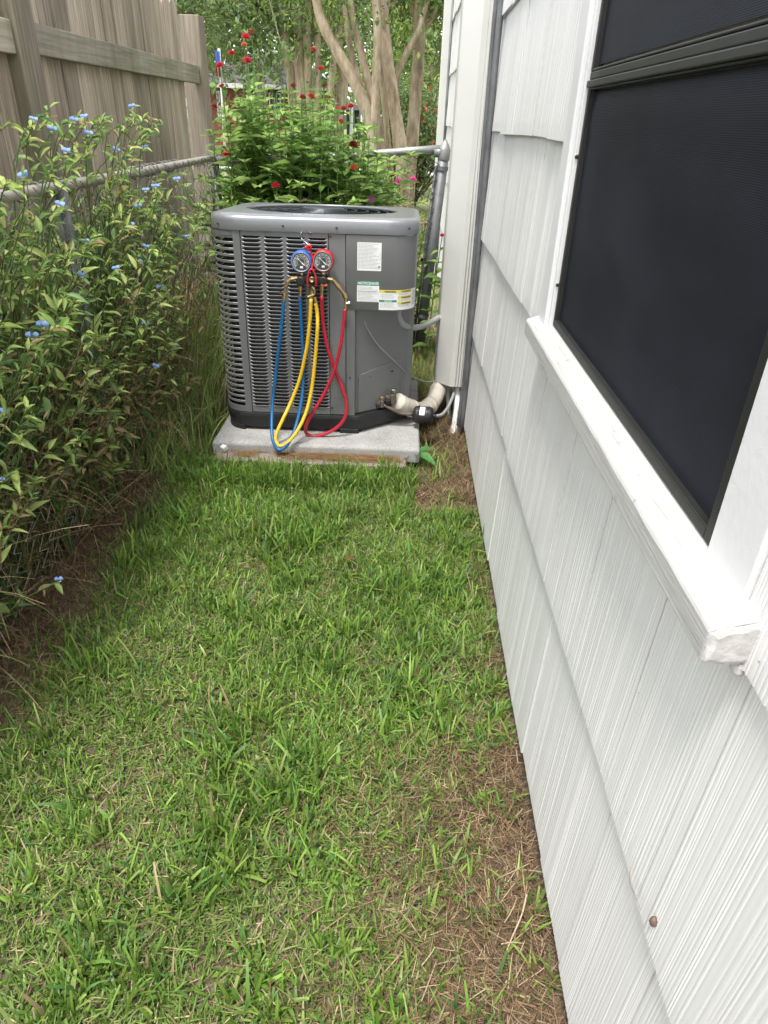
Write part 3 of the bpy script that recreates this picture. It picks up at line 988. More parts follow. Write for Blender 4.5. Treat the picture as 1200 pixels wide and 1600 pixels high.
# rating plate
p0, p1 = pt(558.5, 378, YF), pt(595.5, 423.5, YF)
s0, s1, zt_, zb_ = p0[0] + .2345, p1[0] + .2345, p0[2], p1[2]
mb = MB(); patch(mb, s0, s1, zb_, zt_, .0006); d1 = mb.build('rating_sticker', M['paper'], ac)
mb = MB()
print_lines(mb, s0 + .004, s1 - .004, [zt_ - .006 - k * .0052 for k in range(19)], .0012, rl, .0011)
patch(mb, s1 - .012, s1 - .004, zb_ + .012, zb_ + .020, .0012)
patch(mb, s1 - .0055, s1 - .0045, zb_ + .04, zb_ + .07, .0013)
mb.build('print', M['ink'], d1)
# NOTICE/AVIS sticker
p0, p1 = pt(558, 438.5, YF), pt(592, 472, YF)
s0, s1, zt_, zb_ = p0[0] + .2345, p1[0] + .2345, p0[2], p1[2]
mb = MB(); patch(mb, s0, s1, zb_, zt_, .0006); d2 = mb.build('notice_sticker', M['paper'], ac)
mb = MB(); patch(mb, s0, s1, zt_ - .017, zt_, .0011); mb.build('header_band', M['labelgreen'], d2)
text_on_cover('NOTICE/AVIS', s0 + .003, zt_ - .0135, .0148, .0017, .98, .0003).build('lettering', M['paper'], d2)
mb = MB()
print_lines(mb, s0 + .004, s1 - .003, [zt_ - .024 - k * .0052 for k in range(12)], .0012, rl, .0011)
patch(mb, s0 + .001, s1 - .001, zt_ - .0415, zt_ - .0405, .0012)
mb.build('print', M['ink'], d2)
# wide WARNING sticker that wraps round the corner
p0, p1 = pt(592.5, 452.5, YF), pt(600, 484, YF)
s0, zt_, zb_ = p0[0] + .2345, p0[2], p1[2]
s1 = .322
mb = MB(); patch(mb, s0, s1, zb_, zt_, .0007); d3 = mb.build('warning_sticker', M['paper'], ac)
sm_ = s0 + .078
mb = MB()
patch(mb, s0, sm_ + .068, zt_ - .011, zt_, .0012)
for q in (.024, .048): patch(mb, sm_, sm_ + .068, zt_ - .011 - q, zt_ - q, .0012)
mb.build('header_band', M['labelyellow'], d3)
mb = MB(); patch(mb, s0 + .001, sm_ - .004, zt_ - .049, zt_ - .040, .0012); mb.build('header_band', M['labelgreen'], d3)
text_on_cover('WARNING', s0 + .022, zt_ - .0095, .0098, .0018, 1.0, .0003).build('lettering', M['inkblack'], d3)
for q in (.0, .024, .048):
    text_on_cover('WARNING', sm_ + .016, zt_ - .0095 - q, .0098, .0018, 1.0, .0003).build('lettering', M['inkblack'], d3)
text_on_cover('NOTICE', s0 + .022, zt_ - .0478, .0085, .0018, 1.0, .0002).build('lettering', M['paper'], d3)
mb = MB()
print_lines(mb, s0 + .010, sm_ - .004, [zt_ - .017 - k * .0052 for k in range(4)], .0012, rl, .0012)
print_lines(mb, s0 + .005, sm_ - .004, [zt_ - .055 - k * .0042 for k in range(5)], .0010, rl, .0012)
for q in (.0155, .0395, .0635): print_lines(mb, sm_ + .005, sm_ + .065, [zt_ - q - k * .004 for k in range(2)], .0011, rl, .0012)
print_lines(mb, sm_ + .076, s1 - .004, [zt_ - .01 - k * .006 for k in range(10)], .002, rl, .0012)
mb.build('print', M['ink'], d3)

# ------------------------------------------------------------------ manifold gauge set hung on the louvres
YG = 2.845
mg = empty('manifold_gauge_set', tuple(pt(487, 437, YG)), 'refrigerant manifold with blue and red gauges and coloured hoses hung on the louvres', 'gauge set')
px = lambda u, v_, y=YG: pt(u, v_, y)
bl, br = px(465, 433), px(512, 433)
bz = (bl[2] + br[2]) / 2
MB().box(bl[0], br[0], YG - .008, YG + .014, bz - .026, bz + .004).build('manifold_body', M['blackplastic'], mg, bevel=.003)
for (u, nm, knob) in ((470.5, 'l', 'blue'), (506, 'r', 'red')):
    c = px(u, 439)
    MB().lathe([(.018, -.012), (.0195, -.010), (.0195, .012), (.016, .016), (.012, .017)], c, (0, -1, 0), 20).build('valve_knob', M['blackplastic'], mg, bevel=.001)
c = px(507, 444)
MB().box(c[0] - .013, c[0] + .013, YG - .017, YG - .0155, c[2] - .004, c[2] + .004).build('knob_label', M['orange'], mg)
for (u, v_, band, ang_, uv) in ((471, 408.5, M['blueplastic'], 0, 1), (505, 407.5, M['redplastic'], 0, 2)):
    c = px(u, v_)
    g_ = MB().lathe([(.040, -.022), (.0425, -.02), (.0425, .010), (.040, .013), (.0365, .013), (.0365, .0105)], c, (0, -1, 0), 36).build('gauge', band, mg, smooth=False)
    for pl in g_.data.polygons: pl.use_smooth = len(pl.vertices) == 4
    # chrome lower half of the rim, dial, marks, needle, lens
    MB().lathe([(.0375, .0125), (.0375, .0152), (.0365, .0155), (.0345, .0142), (.0340, .0108)], c, (0, -1, 0), 36, False).build('bezel', M['galv'], g_, smooth=True)
    MB().lathe([(.0362, .0095), (.0362, .0108), (.001, .0109)], c, (0, -1, 0), 36).build('dial', M['dial'], g_)
    mk = MB()
    for rad, n_, l_, w_ in ((.029, 56, .0045, .0011), (.0215, 34, .003, .001), (.0155, 24, .0025, .001)):
        for k in range(n_):
            t = R(-40) + R(260) * k / (n_ - 1)
            rad_v = np.array([math.cos(t), 0, math.sin(t)]); tan_v = np.array([-math.sin(t), 0, math.cos(t)])
            mk.obox(c + rad_v * rad + np.array([0, -.0113, 0]), rad_v, tan_v, (0, 1, 0), l_ * (1.7 if k % 5 == 0 else 1), w_, .0004)
    for k in range(9):
        t = R(-30) + R(240) * k / 8
        mk.obox(c + np.array([math.cos(t), 0, math.sin(t)]) * .0255 + np.array([0, -.0113, 0]), (1, 0, 0), (0, 0, 1), (0, 1, 0), .0042, .0022, .0004)
    mk.obox(c + np.array([.001, -.0113, -.020]), (1, 0, 0), (0, 0, 1), (0, 1, 0), .012, .008, .0004)
    mk.build('dial_print', M['dialmark'], g_)
    nd = np.array([.74, 0, -.67])
    ndl = MB().obox(c + nd * -.002 + np.array([0, -.0125, 0]), nd, np.cross(nd, (0, 1, 0)), (0, 1, 0), .042, .0022, .0008)
    ndl.obox(c + nd * .011 + np.array([0, -.0126, 0]), nd, np.cross(nd, (0, 1, 0)), (0, 1, 0), .014, .0042, .0008)
    ndl.build('needle', M['dialmark'], g_)
    MB().tube([c + np.array([0, .0, -.041]), c + np.array([0, .0, -.056])], .009, 10).build('stem', M['brass'], g_, smooth=True)
# sight glass and red strap
c = px(488, 436)
MB().lathe([(.010, .008), (.011, .010), (.011, .016), (.008, .0165), (.0065, .013), (.001, .013)], c, (0, -1, 0), 20).build('sight_glass', M['brass'], mg, smooth=True)
strap = smooth_path([px(481, 447, YG - .018), px(480.5, 437, YG - .02), px(482.5, 426, YG - .02), px(486.5, 420.5, YG - .02), px(491, 426, YG - .02), px(494, 437, YG - .02), px(493.5, 448, YG - .018)], 36)
MB().tube(strap, .0036, 8).build('handle_strap', M['redplastic'], mg, smooth=True)
MB().tube(smooth_path([px(487, 421, YG - .015), px(489, 409, YG - .005), px(487, 398, YG), px(483, 389, YG), px(479, 386, YG), px(476, 388, YG)], 24), .0042, 8).build('red_cord', M['redplastic'], mg, smooth=True)
MB().tube(smooth_path([px(479, 389, YG - .002), px(482, 384, YG - .006), px(486, 386, YG - .006), px(484, 389, YG - .004), px(480, 386, YG - .004), px(486, 383, YG)], 24), .0042, 8).build('red_knot', M['redplastic'], mg, smooth=True)
MB().tube(smooth_path([px(486, 386, YG), px(478, 379, YG + .01), px(471.5, 373, YG + .025), px(469.5, 367, YG + .025), px(471.5, 362.5, YG + .028), px(474.5, 363, YG + .05)], 30), .0017, 6).build('hook', M['chrome'], mg, smooth=True)
MB().tube(smooth_path([px(482, 366, YG + .045), px(483, 363, YG + .03), px(486, 364, YG + .03), px(485.5, 367, YG + .045)], 14), .0017, 6).build('hook', M['chrome'], mg, smooth=True)


def fitting(pts_, radii, mat=M['brass'], name='fitting'):
    for k in range(len(pts_) - 1):
        MB().tube([pts_[k], pts_[k + 1]], radii[k], 8).build(name, mat, mg)


fitting([px(465, 434), px(455, 436), px(449, 440.5), px(446, 449), px(444.5, 458), px(443.3, 470)], [.008, .0095, .008, .0055, .0085, .0062])
MB().tube([px(441, 459), px(436, 458)], .0075, 8).build('valve_stub', M['blackplastic'], mg)
MB().tube([px(541, 474), px(547, 473.5)], .008, 10).build('depressor_knob', M['chrome'], mg)
for u in (469, 502.8):
    fitting([px(u, 447), px(u, 454), px(u, 463)], [.0085, .0065])
fitting([px(487, 448), px(491, 452), px(491, 460), px(481, 464)], [.0085, .006, .006])
MB().tube([px(482.5, 463.5), px(478.5, 465.5)], .0055, 8).build('lever_tip', M['blackplastic'], mg)
fitting([px(487, 450, YG + .006), px(486, 468, YG + .006)], [.0085])
fitting([px(491, 464), px(494.5, 475)], [.0075])
HR = .0078
hb = [px(443.3, 468), px(441, 500), px(436, 540), px(430.5, 590), px(426, 630, 2.83), px(424.5, 665, 2.77), px(427, 690, 2.72), px(435.5, 702.5, 2.705), px(446, 698, 2.71), px(458, 678, 2.745), px(467, 648, 2.80), px(473, 610, 2.845), px(474, 560, 2.86), px(471, 510, 2.86), px(469, 463, 2.855)]
MB().tube(smooth_path(hb, 110), HR, 10).build('blue_hose', M['blue'], mg, smooth=True)
hy = [px(486, 467, YG), px(484.5, 500), px(479, 545), px(469, 590), px(456, 625, 2.83), px(442, 655, 2.78), px(432.5, 676, 2.745), px(431, 689, 2.725), px(437.5, 697, 2.715), px(449, 692, 2.72), px(464, 674, 2.745), px(478, 645, 2.79), px(487, 608, 2.82), px(492.5, 560, 2.83), px(496, 515, 2.83), px(495.8, 490), px(493.5, 474)]
MB().tube(smooth_path(hy, 120), HR, 10).build('yellow_hose', M['yellow'], mg, smooth=True)
hr = [px(502.8, 462), px(504.5, 500, 2.86), px(511, 540, 2.865), px(523, 577, 2.87), px(535, 607, 2.865), px(541.5, 632, 2.86), px(538, 654, 2.85), px(525, 669, 2.845), px(506, 678.5, 2.842), px(488, 681.5, 2.842), px(478, 676, 2.835), px(479.5, 662, 2.825), px(492, 640, 2.83), px(508, 612, 2.84), px(522, 580, 2.845), px(532, 540), px(537, 505), px(539, 483)]
MB().tube(smooth_path(hr, 120), HR, 10).build('red_hose', M['red'], mg, smooth=True)
fitting([px(512, 435.5), px(520, 437), px(527, 446), px(531, 451), px(537, 458), px(540, 466), px(539, 484)], [.0085, .0075, .0105, .007, .0095, .0065])

# ------------------------------------------------------------------ chain-link fences
def chain_link(parent, org, du, length, z0, z1, mat, rnd_, slack=.004, cell=.064, wr=.0021):
    """interlocked zigzag wires between z0 and z1 along direction du"""
    du = np.array(du, float); nrm = np.array([du[1], -du[0], 0])
    V_, Q_ = [], []
    n = int(length / cell)
    b = 0
    steps = int((z1 - z0) / (cell * .5))
    for w in range(n):
        s_ = np.arange(steps + 1)
        off = np.where(s_ % 2 == 0, 0, cell * 1.04) + w * cell - (cell * .02)
        z = z0 + s_ * (z1 - z0) / steps
        pts_ = np.array(org)[None, :] + off[:, None] * du[None, :] + np.stack([0 * z, 0 * z, z], 1) + nrm[None, :] * np.where(s_ % 2 == 0, .003, -.003)[:, None]
        pts_ = pts_ + rnd_.normal(0, slack, pts_.shape) * np.array([1, 1, .6]) + nrm[None, :] * (.025 * (vnoise(off + w, z, 2.4, 5) - .5))[:, None]
        # the wire's ends curl over
        T = np.gradient(pts_, axis=0); T /= np.linalg.norm(T, axis=1)[:, None]
        a_ = np.cross(T, nrm); a_ /= np.linalg.norm(a_, axis=1)[:, None]
        r_ = wr
        for k in range(3):
            t = 2 * math.pi * k / 3
            V_.append(pts_ + r_ * (math.cos(t) * a_ + math.sin(t) * nrm[None, :]))
        m_ = steps + 1
        for k in range(3):
            i_ = np.arange(m_ - 1)
            Q_.append(np.stack([b + k * m_ + i_, b + ((k + 1) % 3) * m_ + i_, b + ((k + 1) % 3) * m_ + i_ + 1, b + k * m_ + i_ + 1], 1))
        b += 3 * m_
    return np_mesh('wire_mesh', np.vstack(V_), np.vstack(Q_), mat, parent=parent)


FXP = -1.14
rng2 = np.random.default_rng(11)
clf = empty('chain_link_fence', (FXP, 2.7, 0), 'grey chain-link fence overgrown with blue-flowered weeds', 'fence')
rp = smooth_path([(FXP, .3, 1.147), (FXP, 1.5, 1.14), (FXP, 2.4, 1.133), (FXP, 3.2, 1.132), (FXP, 4.46, 1.135)], 30)
MB().tube(rp, .0175, 12).build('top_rail', M['rail'], clf, smooth=True)
chain_link(clf, (FXP + .034, .4, 0), (0, 1, 0), 4.05, .03, 1.15, M['wire'], rng2, .004, .064, .0024)
for (yy, dxx) in ((.8, 0), (2.42, .01), (4.47, .0)):
    MB().tube([(FXP + dxx + .005, yy - .02, -.02), (FXP + dxx * .3, yy, 1.15)], .026, 14).build('post', M['galvdark'], clf, smooth=True)
for k in range(46):
    yy = 2.0 + k * .053 + rng2.uniform(-.012, .012)
    if rng2.random() < .45 or yy > 4.42: continue
    a0 = rng2.uniform(0, 1.2)
    MB().tube([(FXP + .0245 * math.cos(t), yy + (t - a0) * .004, 1.134 + .0245 * math.sin(t)) for t in np.linspace(a0, a0 + rng2.uniform(3.2, 5.2), 12)], .0024, 5).build('tie_wire', M['galv'], clf)

clb = empty('chain_link_fence', (-.45, 4.46, 0), 'rusty chain-link fence section behind the air conditioner joining the grey corner post', 'fence')
pr = [pt(690, 232, 4.46), pt(640, 236, 4.46), pt(580, 241, 4.46)]
sl_ = (pr[2] - pr[0])
MB().tube([pr[0] + np.array([.02, 0, 0]), pr[1], pr[2], np.array([-.7, 4.46, 1.14]), np.array([-1.13, 4.46, 1.12])], .021, 12).build('top_rail', M['galv'], clb, smooth=True)
chain_link(clb, (-1.1, 4.44, 0), (1, 0, 0), 1.28, .03, 1.18, M['rust'], rng2, .002, .08, .0033)
tp, bp = pt(694.5, 234, 4.46), pt(655, 575, 4.46)
bp[2] = -.02; bp[0] = .118
gp = MB().tube([bp, tp], .0315, 16).build('end_post', M['galvdark'], clb, smooth=True)
MB().lathe([(.033, -.055), (.035, -.05), (.035, .0), (.033, .006), (.022, .03), (.005, .052)], tp, (.04, 0, 1), 18).build('post_cap', M['galv'], gp, smooth=True)
MB().tube([tp + np.array([-.06, 0, -.015]), tp + np.array([0, 0, -.012])], .027, 14).build('rail_cup', M['galv'], clb, smooth=True)
MB().tube([bp + np.array([-.042, -.01, .04]), tp + np.array([-.045, -.01, -.09])], .008, 8).build('tension_bar', M['galvdark'], clb, smooth=True)
for zz in (.28, .62, 1.12):
    q = bp + (tp - bp) * (zz / tp[2])
    MB().lathe([(.036, -.011), (.036, .011)], q, (.06, 0, 1), 16, False).build('band', M['galvdark'], clb)
    MB().obox(q + np.array([-.045, -.008, 0]), (1, 0, 0), (0, 1, 0), (0, 0, 1), .03, .016, .018).build('band_bolt', M['blackplastic'], clb, bevel=.003)

# ------------------------------------------------------------------ wooden fence
wf = empty('wooden_fence', (-1.5, 4.0, 0), 'weathered grey-brown wooden picket fence standing behind the chain-link fence', 'fence')
rw = random.Random(9)
def post(y0, x1, w, zt, lean_):
    m_ = MB()
    m_.loft([[(x1 - w + lean_ * z, y0, z), (x1 + lean_ * z, y0, z), (x1 + lean_ * z, y0 + w, z), (x1 - w + lean_ * z, y0 + w, z)] for z in (0, .6, 1.2, zt)], True, True)
    return m_
post(2.965, -1.435, .15, 2.4, .0).build('post', M['woodpost'], wf, bevel=.006)
post(5.50, -1.425, .14, 1.925, .0).build('post', M['woodpost'], wf, bevel=.005)
MB().box(-1.49, -1.452, 3.117, 5.498, 1.535, 1.64).build('rail', M['woodrail'], wf, bevel=.004)
MB().box(-1.49, -1.452, 1.0, 2.963, 1.525, 1.63).build('rail', M['woodrail'], wf, bevel=.004)
MB().box(-1.49, -1.452, 3.117, 5.498, .35, .45).build('rail', M['woodrail'], wf, bevel=.004)
y = 1.0
while y < 5.2:
    w = rw.uniform(.125, .145)
    ye = min(y + w, 5.27)
    if ye - y < .05: break
    zt = 1.955 + rw.uniform(-.02, .02)
    th = rw.uniform(.014, .019)
    x1 = -1.4915 - rw.uniform(0, .004)
    poly = [(y, .06), (ye, .06), (ye, zt - .03), (ye - .025, zt), (y + .025, zt), (y, zt - .03)]
    mk_ = MB()
    tw = rw.uniform(-.006, .006)
    mk_.loft([[(x1 - th, a, z) for a, z in poly], [(x1 + tw * (a - y) / w, a, z) for a, z in poly]], True, True)
    mk_.build('picket', M['wood'], wf)
    y = ye + rw.uniform(.003, .011)

# ------------------------------------------------------------------ plant tools
# a leaf: 3 columns x 5 rows, length 1 along +Y, width 1 along X, folded at the midrib and drooping
def leaf_template(shape, droop=.18, fold=.12):
    rows = np.linspace(0, 1, len(shape))
    V_ = []
    for t, w in zip(rows, shape):
        z = -droop * t * t
        V_ += [(-w * .5, t, z + fold * w), (0, t, z), (w * .5, t, z + fold * w)]
    Q_ = []
    for r_ in range(len(shape) - 1):
        for c_ in range(2):
            i_ = r_ * 3 + c_
            Q_.append((i_, i_ + 1, i_ + 4, i_ + 3))
    return np.array(V_), np.array(Q_)


LANCE = leaf_template([.25, .85, 1.0, .62, .04], .25, .16)
OVATE = leaf_template([.15, .9, 1.0, .58, .05], .2, .14)
SMALL = leaf_template([.2, 1.0, .05], .1, .1)


def frames(dirs, ups):
    Yv = dirs / (np.linalg.norm(dirs, axis=1)[:, None] + 1e-9)
    Xv = np.cross(Yv, ups); Xv /= (np.linalg.norm(Xv, axis=1)[:, None] + 1e-9)
    Zv = np.cross(Xv, Yv)
    return np.stack([Xv, Yv, Zv], 2)             # columns


def leaves_mesh(name, tmpl, pos, dirs, ups, length, width, cols, mat, parent=None, org=None):
    TV, TQ = tmpl
    n = len(pos)
    F_ = frames(dirs, ups)
    loc = TV[None, :, :] * np.stack([width, length, length], 1)[:, None, :]
    W = np.einsum('nij,nkj->nki', F_, loc) + pos[:, None, :]
    k = len(TV)
    Q_ = (TQ[None, :, :] + (np.arange(n) * k)[:, None, None]).reshape(-1, 4)
    C = np.repeat(cols[:, None, :], k, axis=1)
    mid = np.zeros(k); mid[1::3] = 1
    C = C * (1 + .22 * mid[None, :, None])       # paler midrib
    return np_mesh(name, W.reshape(-1, 3), Q_, mat, C.reshape(-1, 3), parent, org=org)


def foliage(tmpl, pos, dirs, ups, length, width, cols, root, rank, nfront):
    """the front leaves, which can be told apart, are leaves of their own; the rest is one mass"""
    order = np.argsort(-rank)
    for i in order[:nfront]:
        leaves_mesh('leaf', tmpl, pos[i:i + 1], dirs[i:i + 1], ups[i:i + 1], length[i:i + 1], width[i:i + 1], cols[i:i + 1], M['leaf'], root)
    r_ = order[nfront:]
    if len(r_):
        leaves_mesh('foliage', tmpl, pos[r_], dirs[r_], ups[r_], length[r_], width[r_], cols[r_], M['leaf'], root)['kind'] = 'stuff'


def stems_mesh(name, paths, radii, cols, mat, parent=None, n=5):
    V_, Q_, C_ = [], [], []
    b = 0
    for P_, r_, c_ in zip(paths, radii, cols):
        P_ = np.asarray(P_, float); m_ = len(P_)
        T = np.gradient(P_, axis=0); T /= (np.linalg.norm(T, axis=1)[:, None] + 1e-9)
        h_ = np.array([.31, .87, .38])
        a_ = np.cross(T, h_); a_ /= (np.linalg.norm(a_, axis=1)[:, None] + 1e-9); bb = np.cross(T, a_)
        rr_ = np.linspace(r_, r_ * .55, m_) if np.isscalar(r_) else np.asarray(r_)
        for k in range(n):
            t = 2 * math.pi * k / n
            V_.append(P_ + rr_[:, None] * (math.cos(t) * a_ + math.sin(t) * bb))
            i_ = np.arange(m_ - 1); k2 = (k + 1) % n
            Q_.append(np.stack([b + k * m_ + i_, b + k2 * m_ + i_, b + k2 * m_ + i_ + 1, b + k * m_ + i_ + 1], 1))
            C_.append(np.repeat(np.asarray(c_, float)[None, :], m_, 0))
        b += n * m_
    return np_mesh(name, np.vstack(V_), np.vstack(Q_), mat, np.vstack(C_), parent)


def rand_unit(rng, n):
    v_ = rng.normal(size=(n, 3)); return v_ / np.linalg.norm(v_, axis=1)[:, None]


# ------------------------------------------------------------------ dayflowers along the chain-link fence
rd = np.random.default_rng(21)
FLOWERS = [(52, 188), (82, 205), (116, 190), (131, 184), (138, 211), (103, 238), (181, 236), (207, 168), (227, 232), (37, 277), (277, 282), (243, 293), (228, 299),
           (217, 324), (134, 379), (221, 411), (129, 432), (182, 421), (251, 451), (228, 508), (51, 528), (68, 511), (273, 540), (243, 574), (5, 646), (294, 371),
           (228, 387), (93, 322), (205, 354), (2, 751), (94, 907)]


def flower_mesh(rng):
    """two round blue petals side by side, a small pale one under them and three yellow stamens"""
    V_, Q_, C_ = [], [], []
    b = 0
    for (dx, tilt, sc, col) in ((-.010, .35, 1.0, (.25, .38, .80)), (.010, -.35, 1.0, (.30, .43, .82)), (0, 0, .45, (.62, .66, .85))):
        th = np.linspace(0, 2 * math.pi, 12, endpoint=False)
        up = 1 if sc > .5 else -1
        ring = np.stack([dx + .0115 * sc * np.cos(th), -.004 * np.cos(th * 2), up * (.010 * sc + .0105 * sc * np.sin(th))], 1)
        ring2 = ring * .0 + np.array([dx * .8, -.002, up * .008 * sc]) + (ring - ring.mean(0)) * .55
        cen = np.array([[dx * .8, -.001, up * .008 * sc]])
        V_.append(ring); V_.append(ring2); V_.append(np.repeat(cen, 12, 0))
        i_ = np.arange(12); j_ = (i_ + 1) % 12
        Q_.append(np.stack([b + i_, b + j_, b + 12 + j_, b + 12 + i_], 1)); Q_.append(np.stack([b + 12 + i_, b + 12 + j_, b + 24 + j_, b + 24 + i_], 1))
        C_.append(np.repeat(np.array([col]), 36, 0)); b += 36
    for k in (-1, 0, 1):
        p = np.array([k * .004, -.006, -.002])
        s_ = .0016
        V_.append(p + s_ * np.array([[-1, 0, -1], [1, 0, -1], [1, 0, 1], [-1, 0, 1]])); Q_.append(np.array([[b, b + 1, b + 2, b + 3]]))
        C_.append(np.repeat(np.array([[.8, .65, .05]]), 4, 0)); b += 4
    return np.vstack(V_), np.vstack(Q_), np.vstack(C_)


FV, FQ, FC = flower_mesh(rd)
fme_o = np_mesh('flower', FV, FQ, M['petal'], FC, org=(0, 0, 0))
FLOWER_ME = fme_o.data
bpy.data.objects.remove(fme_o)

GREENS = np.array([(.17, .27, .07), (.23, .33, .09), (.31, .40, .115), (.13, .22, .075), (.38, .44, .15)])


def green(rng, n, lift=0.0):
    c_ = GREENS[rng.integers(0, len(GREENS), n)] * rng.uniform(.75, 1.25, (n, 1))
    return c_ * (1 + lift)


# where each sprig tip ends; the flower tips come first
tips = []
for (u, v_) in FLOWERS:
    xx = -.93 + rd.uniform(-.03, .03)
    if v_ < 260: xx = -1.07 + rd.uniform(-.03, .05)
    if v_ > 640: xx = -.93
    if v_ > 850: xx = -.86
    tips.append((pt(u, v_, x=xx), True))
plant_y = np.concatenate([np.linspace(1.15, 4.1, 27) + rd.uniform(-.05, .05, 27)])
NP = len(plant_y)
owner = [[] for _ in range(NP)]
for p, fl in tips:
    owner[int(np.argmin(abs(plant_y - (p[1] + rd.uniform(-.03, .03)))))].append((p, True))
for i in range(NP):
    dens = 30 if plant_y[i] < 2.9 else (16 if plant_y[i] < 3.3 else 3)
    for k in range(dens):
        z = min(1.33, abs(rd.normal(.93, .26))) if rd.random() < .72 else (rd.uniform(.42, .8) if plant_y[i] < 2.0 else rd.uniform(.2, .75))
        if plant_y[i] > 3.1: z = min(z, .95)
        if plant_y[i] < 2.1: z = min(1.36, z + .04)
        out_ = rd.uniform(-.03, .29) * (1.0 if z < .95 else .7)
        if z < .5: out_ *= .8
        owner[i].append((np.array([FXP + out_, plant_y[i] + rd.normal(0, .08), z]), False))
names_done = {}
for i in range(NP):
    y0 = plant_y[i]
    base_ = np.array([FXP + rd.uniform(-.05, .05), y0, 0.0]); base_[2] = float(ground_z(base_[0], base_[1]))
    hasf = sum(1 for _, f_ in owner[i] if f_)
    if y0 < 1.9: where = 'at the near end of the chain-link'
    elif y0 < 2.42: where = 'just before the dark line post'
    elif y0 < 3.2: where = 'on the chain-link past the line post'
    else: where = 'on the chain-link beside the air conditioner'
    nth = names_done.get((where, hasf > 0), 0) + 1
    names_done[(where, hasf > 0)] = nth
    ORD = ['nearest', 'second', 'third', 'fourth', 'fifth', 'sixth', 'seventh', 'eighth', 'ninth', 'tenth']
    lab_ = f'{ORD[nth - 1]} {"blue-flowered" if hasf else "flowerless"} leafy weed {where}'
    root = empty('dayflower_plant', tuple(base_), lab_, 'plant', 'blue-flowered weeds along the chain-link fence')
    paths, radii, cols = [], [], []
    LPn, LDn, LUn, LLn, LWn, LCn = [], [], [], [], [], []
    for (tip, fl) in owner[i]:
        st = base_ + np.array([rd.uniform(-.05, .05), rd.uniform(-.07, .07), 0])
        if tip[2] > .5:
            mid = np.array([FXP + rd.uniform(-.04, .05), (st[1] + tip[1]) / 2 + rd.uniform(-.08, .08), tip[2] * rd.uniform(.45, .7)])
            pre = tip + np.array([-.06 - rd.uniform(0, .05), rd.uniform(-.05, .05), -.10 - rd.uniform(0, .06)])
            ctrl = [st, mid, pre, tip]
        else:
            ctrl = [st, (st + tip) / 2 + np.array([-.02, rd.uniform(-.04, .04), rd.uniform(.03, .1)]), tip]
        P_ = np.array(smooth_path(ctrl, 14))
        paths.append(P_); radii.append(.0026)
        brown = rd.random() < (.55 if tip[2] < .6 else .25)
        cols.append((.20, .13, .07) if brown else (.10, .16, .05))
        # leaves along the upper part
        nl = rd.integers(8, 14)
        ts = np.concatenate([rd.uniform(.45, 1.0, nl - 3), [.93, .97, 1.0]]) if tip[2] > .5 else rd.uniform(.35, 1.0, nl)
        for t in ts:
            f_ = t * (len(P_) - 1); a_ = int(min(f_, len(P_) - 2)); q = P_[a_] + (P_[a_ + 1] - P_[a_]) * (f_ - a_)
            ax_ = P_[a_ + 1] - P_[a_]; ax_ /= np.linalg.norm(ax_) + 1e-9
            sd = rand_unit(rd, 1)[0]; sd[0] += .3; sd[2] *= .7
            d_ = ax_ * .55 + sd; d_[2] += rd.uniform(-.25, .35)
            LPn.append(q); LDn.append(d_); LUn.append(np.array([rd.normal(0, .35) + .25, rd.normal(0, .35) - .25, 1.0]))
            L_ = rd.uniform(.018, .058) * (1 if t < .9 else .75) * (1.45 if rd.random() < .14 else 1)
            LLn.append(L_); LWn.append(L_ * rd.uniform(.18, .4))
            low = tip[2] * t < .45
            if rd.random() < (.45 if low and not fl else .07): LCn.append(np.array([.38, .28, .15]) * rd.uniform(.6, 1.2))
            else: LCn.append(green(rd, 1, .15 if tip[2] > .8 and t > .8 else 0)[0])
        if fl:
            o = link_mesh('flower', FLOWER_ME, root)
            o.location = tip - base_
            o.rotation_euler = (rd.uniform(-.5, .1), rd.uniform(-.3, .3), rd.uniform(-.3, .6))
            s_ = rd.uniform(.55, .8) * (1.0 if tip[1] > 1.6 else .8)
            o.scale = (s_, s_, s_)
    stems_mesh('stem', paths, radii, cols, M['stem'], root)
    foliage(LANCE, np.array(LPn), np.array(LDn), np.array(LUn), np.array(LLn), np.array(LWn), np.array(LCn), root, np.array(LPn)[:, 0] + 2.5 * np.array(LLn), 12)


